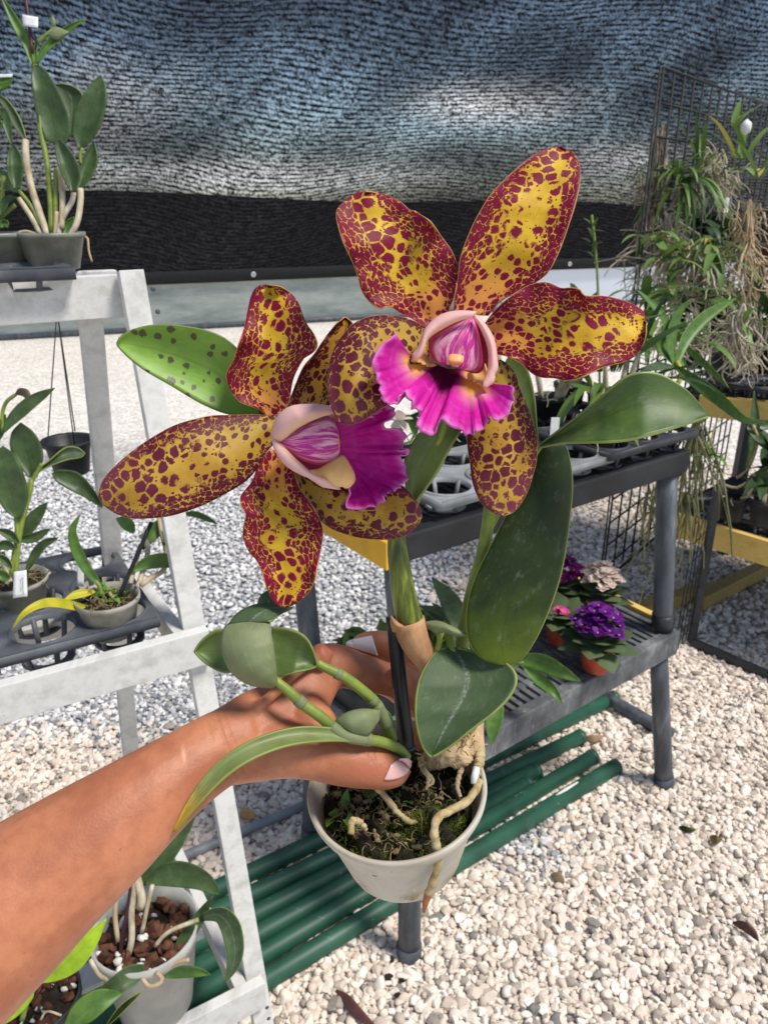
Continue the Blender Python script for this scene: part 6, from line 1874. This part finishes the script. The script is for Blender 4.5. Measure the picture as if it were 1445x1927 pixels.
hung('hanging_orchid', 'pale green leafy orchid low on the left edge of the grid', [(1215, 500, 2.6, 10, 10, .12)], [(1245, 490, 2.6, 9, .19, .030, .6, 1.4), (1225, 450, 2.6, 8, .2, .03, .2, 1.6), (1262, 560, 2.6, 9, .2, .032, .4, 1.6), (1215, 600, 2.6, 6, .16, .03, .5, 1.2)], lm=M['fol_pale'])
hung('hanging_orchid', 'curly orchid with a ball of cream roots in the middle of the grid', [(1335, 500, 2.62, 13, 90, .12), (1320, 470, 2.62, 15, 40, .16), (1350, 530, 2.62, 10, 30, .1)], [(1335, 455, 2.62, 22, .14, .017, .2, 2.4), (1300, 500, 2.62, 10, .17, .022, .3, 1.8), (1350, 480, 2.62, 8, .16, .026, .1, 1.8)], lm=M['fol_pale'])
hung('hanging_orchid', 'long tangle of cream roots hanging beside the black pot on the far bench', [(1395, 590, 2.5, 10, 70, .26), (1410, 650, 2.5, 16, 60, .12), (1300, 610, 2.5, 20, 26, .18)], [(1390, 610, 2.5, 5, .16, .018, .4, 1.6)], lm=M['fol_pale'])
hung('hanging_orchid', 'thin trailing green moss strands hanging behind the bench leg', [(1312, 800, 2.4, 7, 40, .42), (1292, 930, 2.4, 5, 22, .40), (1225, 930, 2.75, 10, 14, .34)], [(1335, 860, 2.4, 12, .12, .016, .4, 1.2)], rm=plain('green_moss_strand', lin(126, 124, 84), lin(86, 88, 56), .85, 14, bump=.3), lm=M['fol'], wander=.07)
hung('leafy_orchid', 'broad leaved orchid in front of the grid, level with the upper bloom', [(1255, 620, 2.35, 14, 20, .14)], [(1225, 640, 2.3, 12, .2, .030, .6, 1.3), (1290, 640, 2.4, 10, .2, .028, .7, 1.4), (1330, 560, 2.6, 10, .17, .026, .5, 1.6), (1210, 560, 2.4, 7, .17, .028, .7, 1.2)], lm=M['fol'])
tag(beam('plant_label', P(1365, 400, 2.7), P(1368, 372, 2.7), .014, .002, M['label'], None, (0, 1, 0), .0006, P(1365, 400, 2.7)), 'white plastic plant tag beside the tan matted roots on the grid', 'plant tag')
b = MB()
v, f = icosphere(2)
b.add(P(1403, 240, 2.72) + v * np.array((.019, .019, .026)) * (1 + rng.normal(0, .08, v.shape)), f)
tag(b.build('moss_ball', M['label'], None, True, P(1403, 240, 2.72)), 'white woolly tuft on the orchid at the upper right of the grid', 'tuft')
tube_pts = [P(1125, 560, 3.6), P(1120, 470, 3.6), P(1113, 405, 3.6)]
t = thing('flower_spike', P(1126, 700, 3.55), 'thin lone flower spike rising in front of the dark lower shade cloth', 'flower spike')
tube('stalk', [P(1128, 740, 3.55), P(1125, 560, 3.6), P(1120, 470, 3.6), P(1113, 405, 3.6)], .006, M['stem'], t, 8)
b = MB()
for k in range(10):
    leaf_geo(b, P(1116 + rng.normal(0, 3), 420 + 7 * k, 3.6), (rng.normal(), -.3, .4), .06, .016, .6, n=6)
for k in range(12):
    leaf_geo(b, P(1110 + 5 * k, 700, 3.5), (rng.normal(0, .6), -.3, 1), .30, .03, .7, n=9)
b.build('leaves', M['fol'], t)

# ------------------------------------------------------------------ far plant bench on the right
def fb_(x, y, d):
    return P(x, y, d)
t = thing('timber_bench', onz(1345, 1100), 'yellow timber two-tier plant bench behind the wire grid, at the right edge', 'bench')
u0, u1 = P(1318, 762, 2.88), P(1445, 776, 2.74)
l0, l1 = P(1290, 992, 2.80), P(1445, 1040, 2.60)
beam('upper_rail', u0 - (u1 - u0) * .02, u0 + (u1 - u0) * 3.2, .03, .078, M['yellow_wood'], t)
beam('lower_rail', l0 - (l1 - l0) * .25, l0 + (l1 - l0) * 2.6, .03, .088, M['yellow_wood'], t)
bk = np.array((.45, .62, 0))
beam('upper_rail', u0 + bk, u1 + (u1 - u0) * 2.0 + bk, .03, .078, M['yellow_wood'], t)
sk0, sk1 = onz(1330, 1128, .035), onz(1470, 1056, .035)
beam('ground_skid', sk0 - (sk1 - sk0) * .1, sk1 + (sk1 - sk0) * .5, .05, .08, M['tan_wood'], t)
sk2, sk3 = onz(1140, 1172, .035), onz(1330, 1112, .035)
beam('ground_skid', sk2, sk3, .05, .07, M['tan_wood'], t)
for q in (u0 + (u1 - u0) * .35, u0 + (u1 - u0) * 2.6):
    beam('leg', (q[0] + .30, q[1] + .40, 0), (q[0] + .30, q[1] + .40, q[2] + .03), .05, .05, M['black'], t, (0, 1, 0))
for nm_, a_, b_ in (('upper_deck', u0, u1), ('lower_deck', l0, l1)):
    dr_ = np.array(((b_ - a_)[0], (b_ - a_)[1], 0)); dr_ /= np.linalg.norm(dr_)
    pp_ = np.array((-dr_[1], dr_[0], 0))
    m_ = np.array((a_[0], a_[1], a_[2] - .01)) + pp_ * .33 - dr_ * .12
    beam(nm_, m_, m_ + dr_ * 1.5, .60, .05, M['black'], t)
ld = (l1 - l0) / np.linalg.norm(l1 - l0)
lp = np.array((-ld[1], ld[0], 0)); lp = lp if lp[1] > 0 else -lp
ldf = np.array((ld[0], ld[1], 0)); ldf /= np.linalg.norm(ldf)
carry_tray('carry_tray', l0 + (0, 0, .085) - ldf * .02 + lp * .02, ldf, lp, 5, 2, .105, .043, .055, M['tray_black'], 'black carry tray with deep cups on the lower tier of the timber bench')
carry_tray('carry_tray', u0 + (0, 0, .09) + lp * .02 - ldf * .1, ldf, lp, 6, 3, .105, .043, .06, M['tray_black'], 'black carry tray on the upper tier of the timber bench')
ps = P(1376, 960, 2.62)
t = bench_orchid(ps - (0, 0, .03), .050, .085, 'orchid with long white roots in a black pot on the timber bench lower tier', M['fol_dark'], 6, .14, .03, 3, group='potted orchids on the timber bench')
for pts, w, m in (([(1400, 895, 2.6), (1412, 850, 2.6), (1420, 800, 2.6), (1418, 735, 2.6)], 10, 'leaf_far'), ([(1405, 800, 2.6), (1440, 830, 2.55), (1470, 850, 2.5)], 14, 'leaf_far'), ([(1400, 920, 2.55), (1440, 900, 2.5), (1475, 905, 2.5)], 18, 'leaf_far'), ([(1400, 790, 2.6), (1435, 800, 2.6), (1470, 790, 2.6)], 10, 'leaf_far')):
    blade('leaf', pts, w, M[m], t, cup=.008)
b = MB()
b.add(*tube_geo([P(1360, 912, 2.6), P(1385, 918, 2.58), P(1410, 905, 2.56), P(1460, 880, 2.55)], .005, 8))
b.add(*tube_geo([P(1385, 900, 2.6), P(1408, 880, 2.58), P(1425, 830, 2.58), P(1416, 800, 2.58)], .005, 8))
b.add(*tube_geo([P(1330, 860, 2.6), P(1345, 800, 2.6), P(1355, 790, 2.6)], .003, 8))
b.build('long_roots', M['root'], t)
bench_orchid(P(1432, 985, 2.55), .050, .085, 'dark leafy orchid at the lower right edge of the timber bench', M['fol_dark'], 14, .14, .045, 4, .6, 1.6, group='potted orchids on the timber bench')
pp = P(1360, 700, 2.74)
bench_orchid(pp - (0, 0, .02), .060, .105, 'plain black pot of bark with sparse straps on the upper tier of the timber bench', M['fol_pale'], 5, .2, .02, 3, group='potted orchids on the timber bench')
bench_orchid(P(1432, 690, 3.0), .06, .11, 'dark pot behind the root tangle on the upper tier of the timber bench', M['fol_dark'], 12, .22, .03, 4, group='potted orchids on the timber bench')
bench_orchid(P(1300, 690, 3.05), .06, .11, 'leafy dark orchid behind the grid at the left end of the timber bench', M['fol_dark'], 12, .22, .03, 4, group='potted orchids on the timber bench')
for x, y, d, lab in ((1290, 560, 3.15, 'dense dark leafed orchid behind the curly cream roots on the grid'), (1395, 560, 3.2, 'dense dark orchid behind the tan matted roots, above the far black pots'), (1440, 640, 3.1, 'dark broad leafed orchid behind the cream root tangle at the right edge'), (1330, 430, 3.25, 'dark strappy orchid behind the fountain of arching leaves')):
    hung('hanging_orchid', lab, [(x, y, d, 14, 40, .28)], [(x - 25, y - 10, d, 20, .24, .045, .3, 1.5), (x + 25, y + 40, d, 20, .24, .045, .2, 1.5)], lm=M['fol_dark'], rm=M['root_pale'])
t = thing('wooden_basket', P(1425, 540, 3.0), 'slatted wooden orchid basket with a dark red tag, at the right edge', 'basket', None)
for k in range(5):
    beam('slat', P(1405, 560 - k * 16, 3.0), P(1475, 565 - k * 16, 2.9), .02, .02, M['tan_wood'], t)
beam('red_tag', P(1428, 478, 2.95), P(1465, 482, 2.9), .004, .06, plain('dark_red', lin(92, 36, 36), lin(70, 26, 28), .5, 40), t)
b = MB()
for i in range(40):
    root_geo(b, P(1435 + rng.normal(0, 14), 510 + rng.normal(0, 20), 2.93), .22 * rng.uniform(.4, 1.1), .3, .0024, (rng.normal(0, .4), rng.normal(0, .3), -1), 9, .7, 4)
b.build('roots', M['root_brown'], t)

# ------------------------------------------------------------------ small things fallen on the gravel
def fallen(name, pts, w, mat, label, cat, prof=LEAFW, group=None):
    q = [onz(x, y, .018 + dz) for x, y, dz in pts]
    o = blade(name, [(x, y, dep(p)) for (x, y, dz), p in zip(pts, q)], w, mat, None, prof, 6, 14, cup=-.002, thick=.001, loc=q[0])
    return tag(o, label, cat, group)
fallen('fallen_leaf', [(1277, 1556, .005), (1292, 1561, .008), (1308, 1563, .005)], 6, M['leaf_dark'], 'small dark green leaf lying on the white gravel right of the bench leg', 'leaf')
brn = leaf_mat('dead_leaf', lin(58, 34, 26), lin(78, 46, 34), dust=0, trans=.05, edgec=None)
fallen('fallen_leaf', [(1378, 1736, .005), (1398, 1742, .012), (1415, 1755, .008), (1427, 1772, .004)], 9, brn, 'curled dark brown dead leaf on the white gravel at the far right', 'leaf')
fallen('fallen_leaf', [(632, 1864, .005), (652, 1880, .01), (672, 1905, .01), (712, 1940, .004)], 11, leaf_mat('maroon_leaf', lin(74, 44, 44), lin(96, 58, 54), dust=.1, trans=.05), 'long maroon-brown dead leaf at the bottom edge of the gravel', 'leaf')
fallen('fallen_leaf', [(452, 1530, .005), (466, 1532, .02), (482, 1540, .012)], 12, leaf_mat('amber_leaf', lin(176, 134, 80), lin(198, 156, 98), dust=0, trans=.1), 'crumpled amber leaf on the gravel beside the stand leg', 'leaf')
fallen('fallen_leaf', [(1335, 1574, .004), (1347, 1580, .014), (1358, 1578, .004)], 8, leaf_mat('olive_leaf', lin(112, 96, 44), lin(90, 70, 36), dust=0, trans=.05), 'small olive-brown curled scrap beside the dark green leaf on the gravel', 'leaf')
fallen('fallen_leaf', [(1036, 1646, .002), (1050, 1652, .006), (1062, 1662, .003)], 10, leaf_mat('tan_leaf', lin(122, 104, 76), lin(146, 126, 94), dust=0, trans=.05), 'flat tan scrap of leaf on the gravel, midway along the lower right', 'leaf')
fallen('fallen_leaf', [(1100, 1388, .002), (1118, 1390, .006), (1138, 1386, .003)], 8, leaf_mat('pale_brown_leaf', lin(150, 122, 96), lin(168, 140, 110), dust=0, trans=.05), 'pale brown leaf on the gravel by the open pipe ends', 'leaf')
for (x, y), w_ in zip(((731, 1838), (757, 1840), (748, 1872), (736, 1806)), (9, 8, 6, 6)):
    p_ = onz(x, y, .012)
    b = MB()
    v, f = icosphere(2)
    b.add(p_ + v * np.array((w_, w_, w_ * .5)) * 1.6 / FPX * (1 + rng.normal(0, .2, v.shape)), f)
    tag(b.build('soil_crumb', M['soil'], None, True, p_), 'dark crumb of soil on the gravel at the foot of the front bench leg', 'soil crumb', 'soil crumbs below the held pot')
